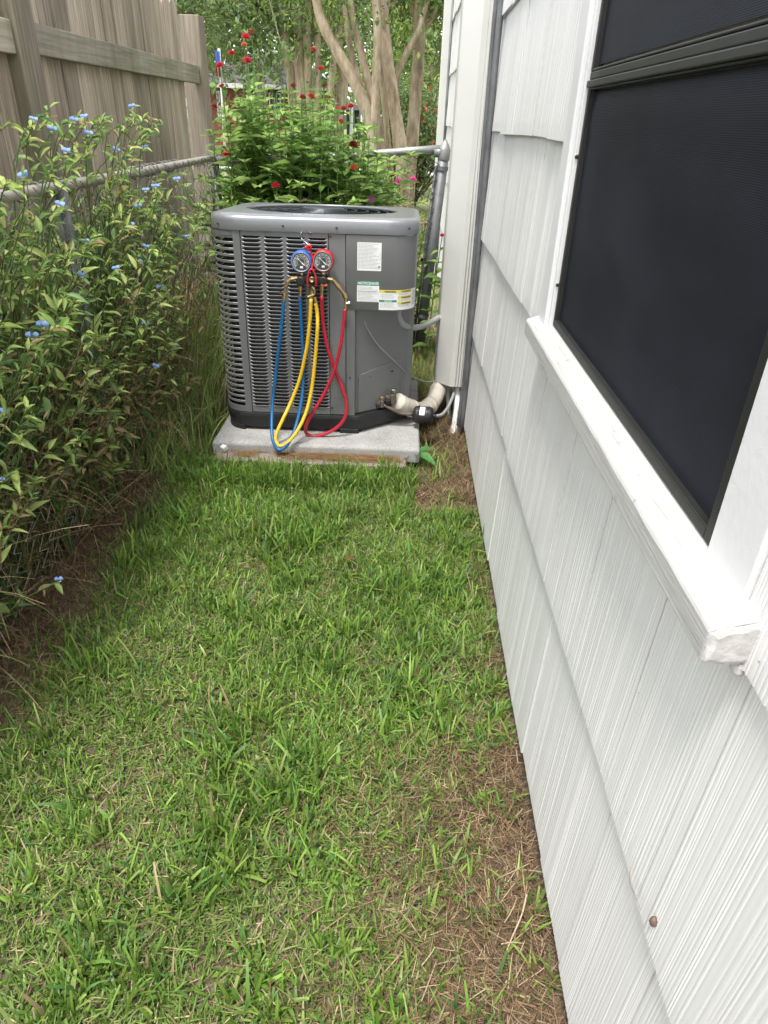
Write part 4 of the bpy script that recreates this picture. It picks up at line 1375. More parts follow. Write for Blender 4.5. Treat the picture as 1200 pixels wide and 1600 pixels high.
# ------------------------------------------------------------------ grass, straw
def blades(name, x, y, z, length, width, az_, lean_, bend, cols, tipw, mat, label, cat, nseg=3):
    n = len(x)
    hd = np.stack([np.cos(az_), np.sin(az_), 0 * az_], 1)
    sdv = np.stack([-np.sin(az_), np.cos(az_), 0 * az_], 1)
    tw = np.random.default_rng(3).normal(0, .6, n)
    sdv = sdv * np.cos(tw)[:, None] + hd * np.sin(tw)[:, None]
    V_ = np.zeros((n, (nseg + 1) * 2, 3)); C_ = np.zeros((n, (nseg + 1) * 2, 3))
    p = np.stack([x, y, z], 1)
    for k in range(nseg + 1):
        t = k / nseg
        a_ = lean_ + bend * t
        if k: p = p + (hd * np.sin(a_)[:, None] + np.array([0, 0, 1.0])[None, :] * np.cos(a_)[:, None]) * (length / nseg)[:, None]
        w_ = width * (1 - (1 - tipw) * t ** 2) * .5
        V_[:, 2 * k] = p - sdv * w_[:, None]; V_[:, 2 * k + 1] = p + sdv * w_[:, None]
        C_[:, 2 * k] = cols; C_[:, 2 * k + 1] = cols
    m_ = (nseg + 1) * 2
    Q1 = np.array([(2 * k, 2 * k + 1, 2 * k + 3, 2 * k + 2) for k in range(nseg)])
    Q_ = (Q1[None] + (np.arange(n) * m_)[:, None, None]).reshape(-1, 4)
    o = np_mesh(name, V_.reshape(-1, 3), Q_, mat, C_.reshape(-1, 3), smooth=False, org=(0, 0, 0))
    return tag(o, label, cat, kind='stuff')


rg = np.random.default_rng(33)


def lawn_mask(x, y):
    """how green the lawn is at a point: bare strips by the fence and the house, thin patches between"""
    n1 = vnoise(x + 5, y + 5, 4.0, 7) * .6 + vnoise(x + 5, y + 5, 11.0, 8) * .4
    m_ = .84 + (n1 - .5) * .8
    edge_w = .33 - x                                  # distance from the house wall
    brown_w = .03 + (.22 + .22 * vnoise(x + 1, y + 4, 5, 31)) * np.clip((1.35 - y) / .6, 0, 1)
    m_ = m_ - np.clip(1.25 - edge_w / (brown_w + .06), 0, 1.2) * np.where(y < 1.2, .78, .12)
    left = x + 1.12
    m_ = m_ - np.clip(1.35 - left / .20, 0, 1.3)
    m_ = m_ - np.where((x > .08) & (y > 2.35), .75, 0)
    return np.clip(m_, 0, 1)


def in_pad(x, y):
    return ((x > -.82) & (x < .11) & (y > 2.655) & (y < 3.75)) | ((x > -.80) & (x < .05) & (y > 2.655) & (y < 2.75))


N0 = 140000
x = rg.uniform(-1.12, .325, N0); y = .30 + 2.9 * rg.power(1.0, N0)
fr_ = rg.random(N0) < .06
y[fr_] = 2.655 - np.abs(rg.normal(0, .07, fr_.sum())); x[fr_] = rg.uniform(-.95, .1, fr_.sum())
clump = vnoise(x + 3, y + 3, 26, 4)
keep = (rg.random(N0) < lawn_mask(x, y) * (.6 + .65 * clump)) & ~in_pad(x, y)
x, y = x[keep], y[keep]
n = len(x)
tall = vnoise(x, y, 3.2, 12)
near_f = np.clip((y - .8) / 1.2, 0, 1)
tuft = np.clip((vnoise(x + 2, y + 8, 13, 19) - .52) * 3.2, 0, 1)
L_ = rg.gamma(4, .0085, n) * (.6 + .55 * tall + .5 * tuft) * (.85 + .4 * near_f)
L_ = np.where((y > 2.5) & (y < 2.66), np.maximum(L_ * 1.3, rg.uniform(.04, .10, n)), L_)
L_ = np.clip(L_, .012, .13)
bright = vnoise(x, y, 6, 15)
palette = np.array([(.12, .225, .036), (.165, .285, .045), (.21, .335, .055), (.10, .21, .058), (.25, .37, .07), (.29, .35, .11)])
ci_ = rg.choice(6, n, p=[.24, .26, .2, .14, .09, .07])
cols = palette[ci_] * rg.uniform(.75, 1.25, (n, 1)) * (.85 + .35 * bright)[:, None]
dead = rg.random(n) < .03
cols[dead] = np.array([.36, .28, .15]) * rg.uniform(.6, 1.2, (dead.sum(), 1))
blades('grass', x, y, ground_z(x, y) - .004, L_, rg.gamma(9, .0006, n) * (.85 + .35 * tuft), rg.uniform(0, 2 * math.pi, n), np.abs(rg.normal(.28, .26, n)) * (1 - .35 * tuft), rg.normal(.5, .5, n), cols,
       rg.choice([.12, .6], n, p=[.65, .35]), M['grass'], 'thick green mown lawn grass between the fence and the house', 'grass', 4)

tx_ = np.concatenate([rg.uniform(-.02, .32, 60), rg.uniform(.18, .32, 50)]); ty_ = np.concatenate([rg.uniform(.42, 1.3, 60), rg.uniform(1.1, 2.5, 50)])
nb = 11
x = np.repeat(tx_, nb) + rg.normal(0, .011, len(tx_) * nb); y = np.repeat(ty_, nb) + rg.normal(0, .011, len(tx_) * nb); n = len(x)
cols = palette[rg.choice(5, n)] * rg.uniform(.8, 1.25, (n, 1))
blades('grass_tufts', x, y, ground_z(x, y) - .003, rg.uniform(.03, .075, n), rg.uniform(.004, .0082, n), rg.uniform(0, 2 * math.pi, n), np.abs(rg.normal(.35, .3, n)), rg.normal(.5, .4, n), cols,
       rg.choice([.1, .5], n), M['grass'], 'scattered green grass tufts in the brown straw by the wall', 'grass')

# low mat of runners, clippings and short leaves
N1 = 70000
x = rg.uniform(-1.14, .325, N1); y = rg.uniform(.30, 3.2, N1)
k_ = ~in_pad(x, y); x, y = x[k_], y[k_]; n = len(x)
mk = lawn_mask(x, y)
gr = rg.random(n) < mk * .84
cols = np.where(gr[:, None], np.array([.14, .205, .052]), np.array([.43, .35, .205])) * rg.uniform(.55, 1.3, (n, 1))  # green pieces coloured darker, as if shaded below the upright blades
red_ = (~gr) & (rg.random(n) < .9 - .6 * mk)
cols[red_] = np.array([.21, .14, .08]) * rg.uniform(.6, 1.3, (red_.sum(), 1))
blades('thatch', x, y, ground_z(x, y) + rg.uniform(.0, .012, n), rg.uniform(.015, .045, n), np.where(gr, rg.uniform(.002, .004, n), rg.uniform(.0010, .0028, n)), rg.uniform(0, 2 * math.pi, n),
       rg.uniform(1.15, 1.6, n), rg.normal(0, .25, n), cols, rg.choice([.2, .8], n), M['straw'], 'dry tan clippings and runners matted under the lawn grass', 'thatch', 2)

# brown straw heaped along the wall and the fence foot
N2 = 52000
side_ = rg.random(N2)
y = rg.uniform(.3, 4.4, N2)
xa = .33 - np.abs(rg.normal(0, .16, N2)) * np.where(y < 1.3, 1.45, np.where(y < 2.4, .33, .8))
xb = -1.13 + np.abs(rg.normal(0, .095, N2)) - .03
x = np.where(side_ < .5, xa, xb)
k_ = ~in_pad(x, y) & (x < .33) & ~((x > -.2) & (y > 1.2) & (y < 2.45) & (rg.random(N2) < .88)); x, y = x[k_], y[k_]; n = len(x)
pal = np.array([(.25, .17, .10), (.175, .11, .065), (.37, .28, .175), (.10, .066, .044)])
cols = pal[rg.choice(4, n, p=[.35, .3, .2, .15])] * rg.uniform(.6, 1.25, (n, 1))
blades('straw', x, y, ground_z(x, y) + rg.uniform(.002, .022, n), rg.uniform(.02, .07, n), rg.uniform(.0010, .0024, n), rg.uniform(0, 2 * math.pi, n),
       rg.uniform(.95, 1.65, n), rg.normal(.1, .75, n), cols, rg.uniform(.3, .9, n), M['straw'], 'brown dead grass lying along the wall and the fence foot', 'straw', 3)

# needles on the lower slab and soil litter beside the pad
N3 = 3000
x = rg.uniform(-.77, .01, N3); y = 2.675 + rg.beta(2.2, 1.3, N3) * .07
k_ = vnoise(x, y, 9, 6) > .42
x, y = x[k_], y[k_]; N3 = len(x)
z = np.full(N3, .053) + rg.uniform(0, .012, N3)
cols = np.array([.34, .205, .105]) * rg.uniform(.5, 1.2, (N3, 1))
blades('needle_litter', x, y, z, rg.uniform(.02, .06, N3), rg.uniform(.0010, .0018, N3), rg.normal(0, .5, N3) + math.pi * rg.integers(0, 2, N3), rg.uniform(1.4, 1.62, N3), rg.normal(0, .15, N3), cols,
       rg.uniform(.4, .9, N3), M['straw'], 'orange-brown dry needles on the slab in front of the pad', 'litter', 2)

# dead stems tangled in the lower half of the fence
N4 = 5200
y = rg.uniform(.9, 4.4, N4); x = FXP - .05 + rg.normal(.0, .05, N4); z = rg.uniform(-.01, .45, N4)
cols = pal[rg.choice(4, N4, p=[.35, .2, .35, .1])] * rg.uniform(.9, 1.7, (N4, 1))
gg = rg.random(N4) < .3
cols[gg] = np.array([.12, .17, .05]) * rg.uniform(.7, 1.3, (gg.sum(), 1))
blades('dead_stems', x, y, z, rg.uniform(.12, .42, N4), rg.uniform(.0016, .0042, N4), rg.uniform(0, 2 * math.pi, N4), rg.uniform(.0, .9, N4), rg.normal(.6, .7, N4), cols,
       rg.uniform(.2, .7, N4), M['straw'], 'tangle of brown dead stems in the lower chain-link fence', 'dead stems', 6)
# long green grass beside and behind the unit
N5 = 3600
y = rg.uniform(2.5, 4.35, N5); x = FXP + .02 + np.abs(rg.normal(0, .11, N5)); 
k_ = ~in_pad(x, y); x, y = x[k_], y[k_]; n = len(x)
cols = green(rg, n, .25)
br_ = rg.random(n) < .25; cols[br_] = np.array([.42, .32, .17]) * rg.uniform(.6, 1.2, (br_.sum(), 1))
hgt = np.clip((y - 2.2) / 1.2, .25, 1)
blades('long_grass', x, y, ground_z(x, y), rg.uniform(.12, .62, n) * hgt, rg.uniform(.003, .0065, n), rg.uniform(0, 2 * math.pi, n), np.abs(rg.normal(.08, .12, n)), np.abs(rg.normal(.6, .5, n)), cols,
       np.full(n, .1), M['grass'], 'long unmown grass between the chain-link fence and the air conditioner', 'grass', 6)
# weeds filling the strip between the two fences
N6 = 5200
y = rg.uniform(.9, 4.5, N6); x = rg.uniform(-1.42, -1.17, N6); z = rg.uniform(.0, .95, N6) ** 1.1
z = np.where(y > 3.0, z * .45, z)
o = leaves_mesh('undergrowth', LANCE, np.stack([x, y, z], 1), rand_unit(rg, N6) + np.array([.3, 0, .2]), rand_unit(rg, N6) * .5 + np.array([.3, -.2, 1.0]), rg.uniform(.04, .12, N6), rg.uniform(.012, .03, N6),
                green(rg, N6) * rg.uniform(.6, 1.0, (N6, 1)), M['leaf'])
tag(o, 'dark green weeds filling the strip between chain-link and wooden fence', 'weeds', kind='stuff')
# grass and litter in the alley behind the unit, grass beyond the back fence
N7 = 26000
x = rg.uniform(-1.1, .33, N7); y = rg.uniform(2.75, 4.6, N7)
k_ = (((x > .11) | (y > 3.74) | (x < -.83)) & (rg.random(N7) < np.where((x > .05) & (y < 3.6), .12, .9))); x, y = x[k_], y[k_]; n = len(x)
cols = green(rg, n, .1); br_ = rg.random(n) < .3; cols[br_] = np.array([.33, .25, .13]) * rg.uniform(.6, 1.2, (br_.sum(), 1))
blades('alley_grass', x, y, ground_z(x, y) - .003, rg.uniform(.03, .13, n), rg.uniform(.003, .006, n), rg.uniform(0, 6.28, n), np.abs(rg.normal(.3, .3, n)), rg.normal(.4, .5, n), cols,
       np.full(n, .2), M['grass'], 'patchy grass around and behind the air conditioner pad', 'grass', 3)
N8 = 15000
x = rg.uniform(.06, .335, N8); y = rg.uniform(2.45, 3.9, N8)
k_ = ~in_pad(x, y); x, y = x[k_], y[k_]; n = len(x)
cols = pal[rg.choice(4, n)] * rg.uniform(.6, 1.3, (n, 1))
blades('leaf_litter', x, y, ground_z(x, y) + rg.uniform(.002, .012, n), rg.uniform(.012, .05, n), rg.uniform(.0012, .005, n), rg.uniform(0, 6.28, n), rg.uniform(1.25, 1.65, n), rg.normal(0, .3, n), cols,
       rg.uniform(.3, 1, n), M['straw'], 'brown leaf litter between the concrete pad and the house wall', 'litter', 2)
N9 = 40000
x = rg.uniform(-3.5, 2.0, N9); y = 4.6 + 8 * rg.power(1.3, N9)
cols = green(rg, N9, .15); br_ = rg.random(N9) < .35; cols[br_] = np.array([.38, .31, .15]) * rg.uniform(.6, 1.2, (br_.sum(), 1))  # lightened greens mixed with tan dead blades
blades('far_lawn', x, y, ground_z(x, y) - .003, rg.uniform(.04, .12, N9), rg.uniform(.006, .012, N9), rg.uniform(0, 6.28, N9), np.abs(rg.normal(.3, .3, N9)), rg.normal(.4, .4, N9), cols,
       np.full(N9, .2), M['grass'], 'sparse lawn beyond the back fence under the trees', 'grass', 2)

# ------------------------------------------------------------------ zinnias behind the back fence
rz = np.random.default_rng(41)
RED, DRED, ORG, PINK, PURP = (.48, .012, .024), (.27, .011, .02), (.62, .10, .04), (.68, .06, .28), (.36, .08, .30)
BLOOMS = [  # pixel, colour, scale, what singles it out
    (393, 49, RED, 1.0, 'tallest red bloom of all'), (384, 56, RED, 1.0, 'second tallest red bloom'), (381, 69, ORG, .7, 'small orange bloom near the top'),
    (362, 82, RED, .95, 'red bloom between the flag and the tallest stems'), (386, 93, RED, 1.0, 'flat red bloom below the small orange one'), (343, 101, RED, .95, 'red bloom in front of the small flag'),
    (346, 133, RED, 1.0, 'red bloom just below the small flag'), (335, 165, DRED, .9, 'dark red bloom close to the wooden post'), (360, 191, RED, 1.05, 'drooping red bloom over the leaves beside the wooden post'),
    (354, 239, RED, 1.0, 'red bloom resting at the end of the chain-link rail'), (490, 77, RED, .85, 'red bloom high against the far trunks'), (501, 106, RED, .85, 'red bloom on a thin stem before the far trunks'),
    (458, 133, DRED, .85, 'dark red bloom in the middle of the clump'), (507, 133, DRED, 1.0, 'dark red bloom above two lower ones'), (473, 151, DRED, .8, 'small dark red bloom beside a bigger red one'),
    (487, 150, RED, 1.05, 'round red bloom at the centre of the clump'), (512, 151, RED, .8, 'red bloom under the round dark one'), (537, 169, RED, 1.0, 'largest of the red blooms leaning on the tree trunk'),
    (548, 165, RED, .8, 'outermost red bloom before the white post'), (527, 170, RED, .7, 'small flat red bloom before the tree trunk'), (533, 189, RED, .75, 'red bloom below the group by the trunk'),
    (552, 225, DRED, 1.15, 'dark red bloom just above the back rail'), (440, 261, RED, 1.0, 'red bloom low in the leaves behind the unit'), (431, 289, RED, 1.0, 'lowest red bloom just above the unit'),
    (553, 261, ORG, .9, 'faded orange bloom below the back rail'), (612, 273, DRED, .8, 'dark red bloom seen through the rusty mesh'), (623, 283, PINK, 1.0, 'magenta bloom seen through the rusty mesh'),
    (646, 280, PINK, .95, 'pink bloom near the grey end post'), (579, 311, PURP, .9, 'purple bloom right of the fan cover'), (473, 311, PINK, .9, 'purple-pink bloom behind the fan cover')]


def bloom_mesh(rng):
    V_, Q_, S_ = [], [], []
    b = 0
    for lay, (n_, rad, zc, tilt) in enumerate(((15, .034, .0, -.2), (13, .030, .006, -.05), (10, .023, .011, .0), (7, .014, .015, .1))):
        for k in range(n_):
            t = 2 * math.pi * (k + .5 * (lay % 2)) / n_ + rng.uniform(-.06, .06)
            rv, tv = np.array([math.cos(t), math.sin(t), 0]), np.array([-math.sin(t), math.cos(t), 0])
            for j, (f_, w_, dz) in enumerate(((.15, .25, 0), (.7, 1.0, .3), (1.0, .55, .05))):
                p = rv * rad * f_ + np.array([0, 0, zc + rad * f_ * tilt + rad * .15 * dz])
                w = rad * 2.6 / n_ * w_ * 1.25
                V_ += [p - tv * w, p + tv * w]
            Q_ += [(b, b + 1, b + 3, b + 2), (b + 2, b + 3, b + 5, b + 4)]
            S_ += [rng.uniform(.7, 1.25) * (1 - .08 * lay)] * 6
            b += 6
    return np.array(V_), np.array(Q_), np.array(S_)


ZGREEN = np.array([(.20, .335, .08), (.26, .40, .10), (.15, .265, .065), (.34, .46, .145), (.18, .30, .09)])


def zinnia(tip, base_, label, col=None, bsc=1.0, name='zinnia_plant', leafy=1.0, group='zinnias behind the back fence'):
    root = empty(name, tuple(base_), label, 'plant', group)
    paths, radii, cols = [], [], []
    P_, D_, U_, L2, C_ = [], [], [], [], []
    H_ = tip[2] - base_[2]
    main = np.array(smooth_path([base_, base_ + (tip - base_) * .5 + rz.normal(0, .02, 3) * np.array([1, 1, 0]), tip], 18))
    paths.append(main); radii.append(.0042); cols.append((.16, .25, .08))
    branches = [(main, .12, .93 - (.06 if col else 0))]
    for k in range(int(rz.integers(4, 8) * leafy)):
        t0 = rz.uniform(.25, .8)
        q = main[int(t0 * 17)]
        a_ = rz.uniform(0, 6.28)
        ln = rz.uniform(.15, .38) * min(1, H_ / 1.1)
        e_ = q + np.array([math.cos(a_) * ln * .55, math.sin(a_) * ln * .55, ln * .85])
        e_[2] = min(e_[2], tip[2] - .04)
        br = np.array(smooth_path([q, (q + e_) / 2 + np.array([math.cos(a_), math.sin(a_), -.3]) * .03, e_], 9))
        paths.append(br); radii.append(.003); cols.append((.16, .26, .08))
        branches.append((br, .3, 1.0))
    for (br, ta, tb) in branches:
        ln = np.linalg.norm(np.diff(br, axis=0), axis=1).sum()
        npair = max(2, int(ln * (tb - ta) / .058))
        a0 = rz.uniform(0, 3.1)
        for j in range(npair):
            t = ta + (tb - ta) * (j + rz.uniform(-.2, .2)) / max(1, npair - 1)
            t = min(max(t, 0), .999)
            f_ = t * (len(br) - 1); i_ = int(f_); q = br[i_] + (br[i_ + 1] - br[i_]) * (f_ - i_)
            a0 += math.pi / 2 + rz.uniform(-.3, .3)
            for s_ in (0, math.pi):
                a_ = a0 + s_ + rz.uniform(-.25, .25)
                P_.append(q); D_.append(np.array([math.cos(a_), math.sin(a_), rz.uniform(-.1, .65)])); U_.append(np.array([-.3 * math.cos(a_), -.3 * math.sin(a_), 1.0]))
                L2.append(rz.uniform(.07, .135) * (1.0 if t < .75 else .7)); C_.append(ZGREEN[rz.integers(0, 5)] * rz.uniform(.8, 1.2))
        e_ = br[-1]
        if tb == 1.0:                                   # bud of small leaves at the tip
            for j in range(6):
                a_ = rz.uniform(0, 6.28)
                P_.append(e_); D_.append(np.array([math.cos(a_), math.sin(a_), rz.uniform(.3, 1.2)])); U_.append(np.array([-.5 * math.cos(a_), -.5 * math.sin(a_), .6]))
                L2.append(rz.uniform(.03, .06)); C_.append(ZGREEN[3] * rz.uniform(.9, 1.15))
    stems_mesh('stem', paths, radii, cols, M['stem'], root)
    L2 = np.array(L2)
    foliage(OVATE, np.array(P_), np.array(D_), np.array(U_), L2, L2 * rz.uniform(.34, .48, len(L2)), np.array(C_), root, -np.array(P_)[:, 1] + 2.0 * L2 + .3 * np.array(P_)[:, 2], 6)
    if col is not None:
        V_, Q_, S_ = bloom_mesh(rz)
        V_ = V_ * bsc * .74
        ax_ = np.array([rz.uniform(-.3, .3), rz.uniform(-.55, -.05), 1.0]); ax_ /= np.linalg.norm(ax_)
        X_ = np.cross(ax_, (0, 1, 0)); X_ /= np.linalg.norm(X_); Y_ = np.cross(ax_, X_)
        W = V_[:, :1] * X_ + V_[:, 1:2] * Y_ + V_[:, 2:] * ax_ + tip
        bo = np_mesh('bloom', W, Q_, M['petal'], np.clip(np.array(col)[None, :] * S_[:, None], 0, 1), root)
        MB().lathe([(.004, -.012), (.012 * bsc, -.006), (.014 * bsc, .002), (.004, .004)], tip, ax_, 10).build('calyx', M['calyx'], root, smooth=True)
    return root


M['calyx'] = simple('calyx_green', (.12, .2, .06), .6, 0, .2, 60)
for (u, v_, col, sc, what) in BLOOMS:
    yy = rz.uniform(4.16, 4.36) if v_ > 128 else rz.uniform(4.3, 5.1)
    if 4.41 < yy < 4.56: yy += .15
    if u > 600: yy = 4.62
    tip = pt(u, v_, yy)
    bx_ = tip[0] + rz.uniform(-.08, .08)
    if u > 600: lf = .45
    else: lf = 1.0
    b_ = np.array([bx_, yy + rz.uniform(-.05, .12), 0.0]); b_[2] = float(ground_z(b_[0], b_[1]))
    zinnia(tip, b_, 'zinnia plant carrying the ' + what, col, sc, leafy=lf)
for k in range(54):
    u = rz.uniform(345, 595); top_v = 100 + 75 * abs((u - 430) / 150) ** 1.8 + rz.uniform(0, 55)
    if k < 6: u, top_v = (395, 410, 440, 470, 505, 380)[k], (98, 105, 125, 128, 125, 125)[k]
    yy = rz.uniform(4.3, 4.41) if k % 3 == 0 else rz.uniform(4.56, 5.1)
    tip = pt(u, min(top_v, 285), yy)
    b_ = np.array([tip[0] + rz.uniform(-.06, .06), yy, 0.0])
    zinnia(tip, b_, 'flowerless leafy zinnia stem in the dense green clump behind the air conditioner', None, 1, leafy=1.3)
for (u, v_, lab_, cc) in ((665, 350, 'small pink-flowered plant at the foot of the grey end post', PINK), (691, 367, 'single dark pink flower poking past the grey end post', (.5, .02, .1))):
    tip = pt(u, v_, 4.36 if u > 670 else 4.52)
    zinnia(tip, np.array([tip[0] - .05, tip[1] + .03, 0]), lab_, cc, .6, name='flowering_plant', leafy=.34, group=None)

# ------------------------------------------------------------------ trees
def tree(name, label, base_px, stems, clumps, nleaf, leaf, cols, y0, group=None, seed=1, spread=.33):
    rng = np.random.default_rng(seed)
    bp_ = pt(*base_px, y=y0); bp_[2] = 0
    root = empty(name, tuple(bp_), label, 'tree', group)
    for (pts_, w0, w1) in stems:
        P_ = []
        for q in pts_:
            P_.append(pt(q[0], q[1], y0 + (q[2] if len(q) > 2 else 0)) if len(q) < 4 else np.array(q[:3]))
        ln = len(P_)
        pp_ = smooth_path(P_, 22)
        r_ = np.linspace(w0, w1, len(pp_)) * .40 * (y0 * 1.03) / F_PX
        r_ = r_ * (1 + .06 * np.sin(np.arange(len(pp_)) * 1.7 + w0))
        MB().tube(pp_, r_, 12).build('trunk', M['bark'], root, smooth=True)
    cl = np.array([c_[:3] for c_ in clumps]); cr_ = np.array([c_[3] for c_ in clumps])
    idx = rng.integers(0, len(cl), nleaf)
    sub = cl[idx]
    # leaves gather in twig-sized tufts inside every clump
    ntuft = max(20, nleaf // 14)
    tid = rng.choice(len(cl), ntuft, p=cr_ ** 2 / (cr_ ** 2).sum())
    tc_ = cl[tid] + rng.normal(0, 1, (ntuft, 3)) * cr_[tid][:, None] * np.array([.5, .5, .42])
    ti = rng.integers(0, ntuft, nleaf)
    pos = tc_[ti] + rng.normal(0, 1, (nleaf, 3)) * (leaf * 1.7)
    tb = rng.uniform(.65, 1.35, ntuft)  # tuft tones put lit and dark foliage into the leaf colour
    pal_ = np.array(cols)
    C_ = pal_[rng.integers(0, len(pal_), ntuft)][ti] * (tb[ti] * rng.uniform(.8, 1.2, nleaf))[:, None]
    d_ = rand_unit(rng, nleaf) + np.array([0, 0, -.25])
    L2 = leaf * rng.uniform(.7, 1.35, nleaf)
    leaves_mesh('crown', SMALL, pos, d_, rand_unit(rng, nleaf) * .7 + np.array([0, 0, 1.0]), L2, L2 * rng.uniform(.42, .6, nleaf), C_, M['leaf'], root)
    # twigs reaching into the tufts
    tw_, tr_, tc2 = [], [], []
    for k in range(min(160, ntuft)):
        a_ = cl[tid[k]]; b_ = tc_[k]
        tw_.append(np.array([a_, (a_ + b_) / 2 + rng.normal(0, .04, 3), b_])); tr_.append(.008 * y0 / 8); tc2.append((.22, .17, .12))
    stems_mesh('twigs', tw_, tr_, tc2, M['stem'], root, 4)['kind'] = 'stuff'
    return root


def clump_px(lst, y0, rng_seed=0):
    out = []
    for (u, v_, dy, rad) in lst:
        p = pt(u, v_, y0 + dy); out.append((p[0], p[1], p[2], rad))
    return out


MYR = [(.12, .20, .05), (.16, .25, .06), (.085, .15, .045), (.22, .31, .09), (.27, .33, .08)]
DARKG = [(.09, .155, .05), (.13, .20, .065), (.17, .25, .08), (.23, .29, .115)]
GRYG = [(.15, .21, .10), (.11, .165, .075), (.20, .26, .125)]
cA = clump_px([(495, -40, .6, .45), (470, -50, .9, .5), (535, -35, .7, .3), (560, -80, 1.0, .5), (600, -75, .9, .4), (640, -110, 1.0, .6), (520, 20, 1.2, .25), (430, -20, .3, .4), (400, -60, .4, .6), (530, 60, 1.3, .2), (570, 75, 1.4, .22), (622, 60, 1.2, .2),
               (612, 14, -.5, .07), (572, 24, -.5, .06), (556, 104, -.3, .05), (548, 112, -.3, .04), (590, -150, 0, .9), (480, -160, 0, 1.0), (680, -160, 0, .9)], 8.2)
tree('crape_myrtle', 'multi-stemmed crape myrtle with smooth tan trunks right behind the back fence', (612, 404),
     [([(612, 404), (600, 300), (585, 220), (566, 155), (543, 108), (516, 62), (497, 15), (490, -40)], 24, 13),
      ([(612, 404), (600, 290, .1), (591, 195, .1), (576, 130, .1), (564, 80, .15), (552, 30, .15), (545, -40, .2)], 17, 9),
      ([(608, 404), (592, 290, .3), (578, 190, .3), (556, 110, .35), (543, 50, .35), (536, -30, .4)], 14, 8),
      ([(600, 404), (592, 320, -.25), (587, 240, -.3), (587, 150, -.3), (590, 60, -.3), (584, -40, -.3)], 15, 12),
      ([(618, 404), (629, 300, -.05), (624, 220, -.05), (610, 130, -.05), (601, 50, 0), (598, -50, .05)], 26, 16),
      ([(612, 404), (612, 300, .25), (604, 200, .25), (597, 110, .25), (604, 0, .2), (610, -60, .2)], 11, 9),
      ([(616, 150, .1), (622, 112, .1), (636, 82, .1), (652, 50, .15), (668, 0, .2), (690, -70, .3)], 12, 6)],
     cA, 11000, .045, MYR, 8.2, 'crape myrtles behind the back fence', 3)
cB = clump_px([(657, -2, .3, .2), (668, -14, .3, .3), (640, -34, .5, .35), (690, -70, .4, .8), (650, -110, 0, .9), (674, 16, 0, .14), (640, 8, .5, .16), (625, 75, 1.2, .2), (630, 100, 1.2, .2)], 8.9)
tree('crape_myrtle', 'slender single-trunk crape myrtle beside the white corner of the house', (637, 390),
     [([(637, 390), (638, 310), (644, 220), (650, 140), (655, 70), (654, 20), (658, -40)], 23, 16), ([(655, 50), (664, 20), (670, -20)], 12, 8), ([(654, 55), (646, 30), (640, -10)], 10, 6), ([(655, 48), (672, 34), (684, 6)], 9, 5)],
     cB, 9000, .05, MYR, 8.9, 'crape myrtles behind the back fence', 5)
cC = clump_px([(440, 10, 0, .8), (470, -20, .5, .9), (400, 10, 0, .8), (500, 10, .5, .6), (360, 20, 0, .7), (330, 0, .5, .8), (420, 45, -.5, .4), (385, 55, -.4, .4), (460, 40, .2, .35), (520, -40, 0, 1.0), (300, 20, .5, .7),
               (350, 60, -.3, .35), (280, -20, 1, .9), (420, -90, 0, 1.5), (520, 60, 1, .4)], 11.5)
tree('crape_myrtle', 'farther crape myrtle with a row of upright tan trunks behind the zinnias', (478, 345),
     [([(470, 345), (464, 250), (455, 130), (447, 80), (442, 40), (440, -20)], 16, 12), ([(478, 345), (474, 240), (468, 120), (466, 60), (462, -20)], 17, 14), ([(482, 345), (484, 240), (481, 120), (480, 60), (482, -20)], 15, 12),
      ([(486, 345), (492, 240), (496, 130), (497, 80), (494, 30)], 11, 9), ([(472, 345), (462, 220, .4), (458, 120, .4), (441, 50, .4), (430, 0, .4)], 9, 7), ([(492, 345), (505, 240), (515, 150), (525, 70), (540, 10)], 13, 9),
      ([(500, 345, .5), (520, 220, .5), (535, 140, .5), (527, 80, .5), (528, 0, .5)], 22, 16)],
     cC, 11500, .075, GRYG + MYR[:2], 11.5, 'crape myrtles behind the back fence', 7)

# shrub with small red flowers right of the trunks, and denser trees across the road
def shrub(name, label, cat, blobs, y0, nleaf, leaf, cols, seed, dots=None, group=None):
    rng = np.random.default_rng(seed)
    cl = clump_px(blobs, y0)
    c0_ = np.mean([c_[:3] for c_ in cl], axis=0)
    root = empty(name, (c0_[0], c0_[1], 0), label, cat, group)
    cc = np.array([c_[:3] for c_ in cl]); cr_ = np.array([c_[3] for c_ in cl])
    nt = max(20, nleaf // 14); tid = rng.choice(len(cc), nt, p=cr_ ** 2 / (cr_ ** 2).sum())
    t_ = cc[tid] + rng.normal(0, 1, (nt, 3)) * cr_[tid][:, None] * .5
    t_[:, 2] = np.maximum(t_[:, 2], .05)
    ti = rng.integers(0, nt, nleaf)
    pos = t_[ti] + rng.normal(0, 1, (nleaf, 3)) * leaf * 1.6
    C_ = np.array(cols)[rng.integers(0, len(cols), nt)][ti] * (rng.uniform(.6, 1.35, nt)[ti] * rng.uniform(.8, 1.2, nleaf))[:, None]
    if dots is not None:
        k_ = rng.random(nleaf) < .03; C_[k_] = np.array(dots) * rng.uniform(.7, 1.2, (k_.sum(), 1))
    L2 = leaf * rng.uniform(.7, 1.4, nleaf)
    leaves_mesh('crown', SMALL, pos, rand_unit(rng, nleaf), rand_unit(rng, nleaf) * .7 + np.array([0, 0, 1.0]), L2, L2 * .5, C_, M['leaf'], root)
    tw_ = [np.array([[c0_[0] + rng.normal(0, .1), c0_[1], 0], (np.array([c0_[0], c0_[1], 0]) + t_[k]) / 2 + rng.normal(0, .05, 3), t_[k]]) for k in range(min(nt, 40))]
    stems_mesh('trunk', tw_, [.012 * y0 / 8] * len(tw_), [(.15, .11, .08)] * len(tw_), M['stem'], root, 4)
    return root


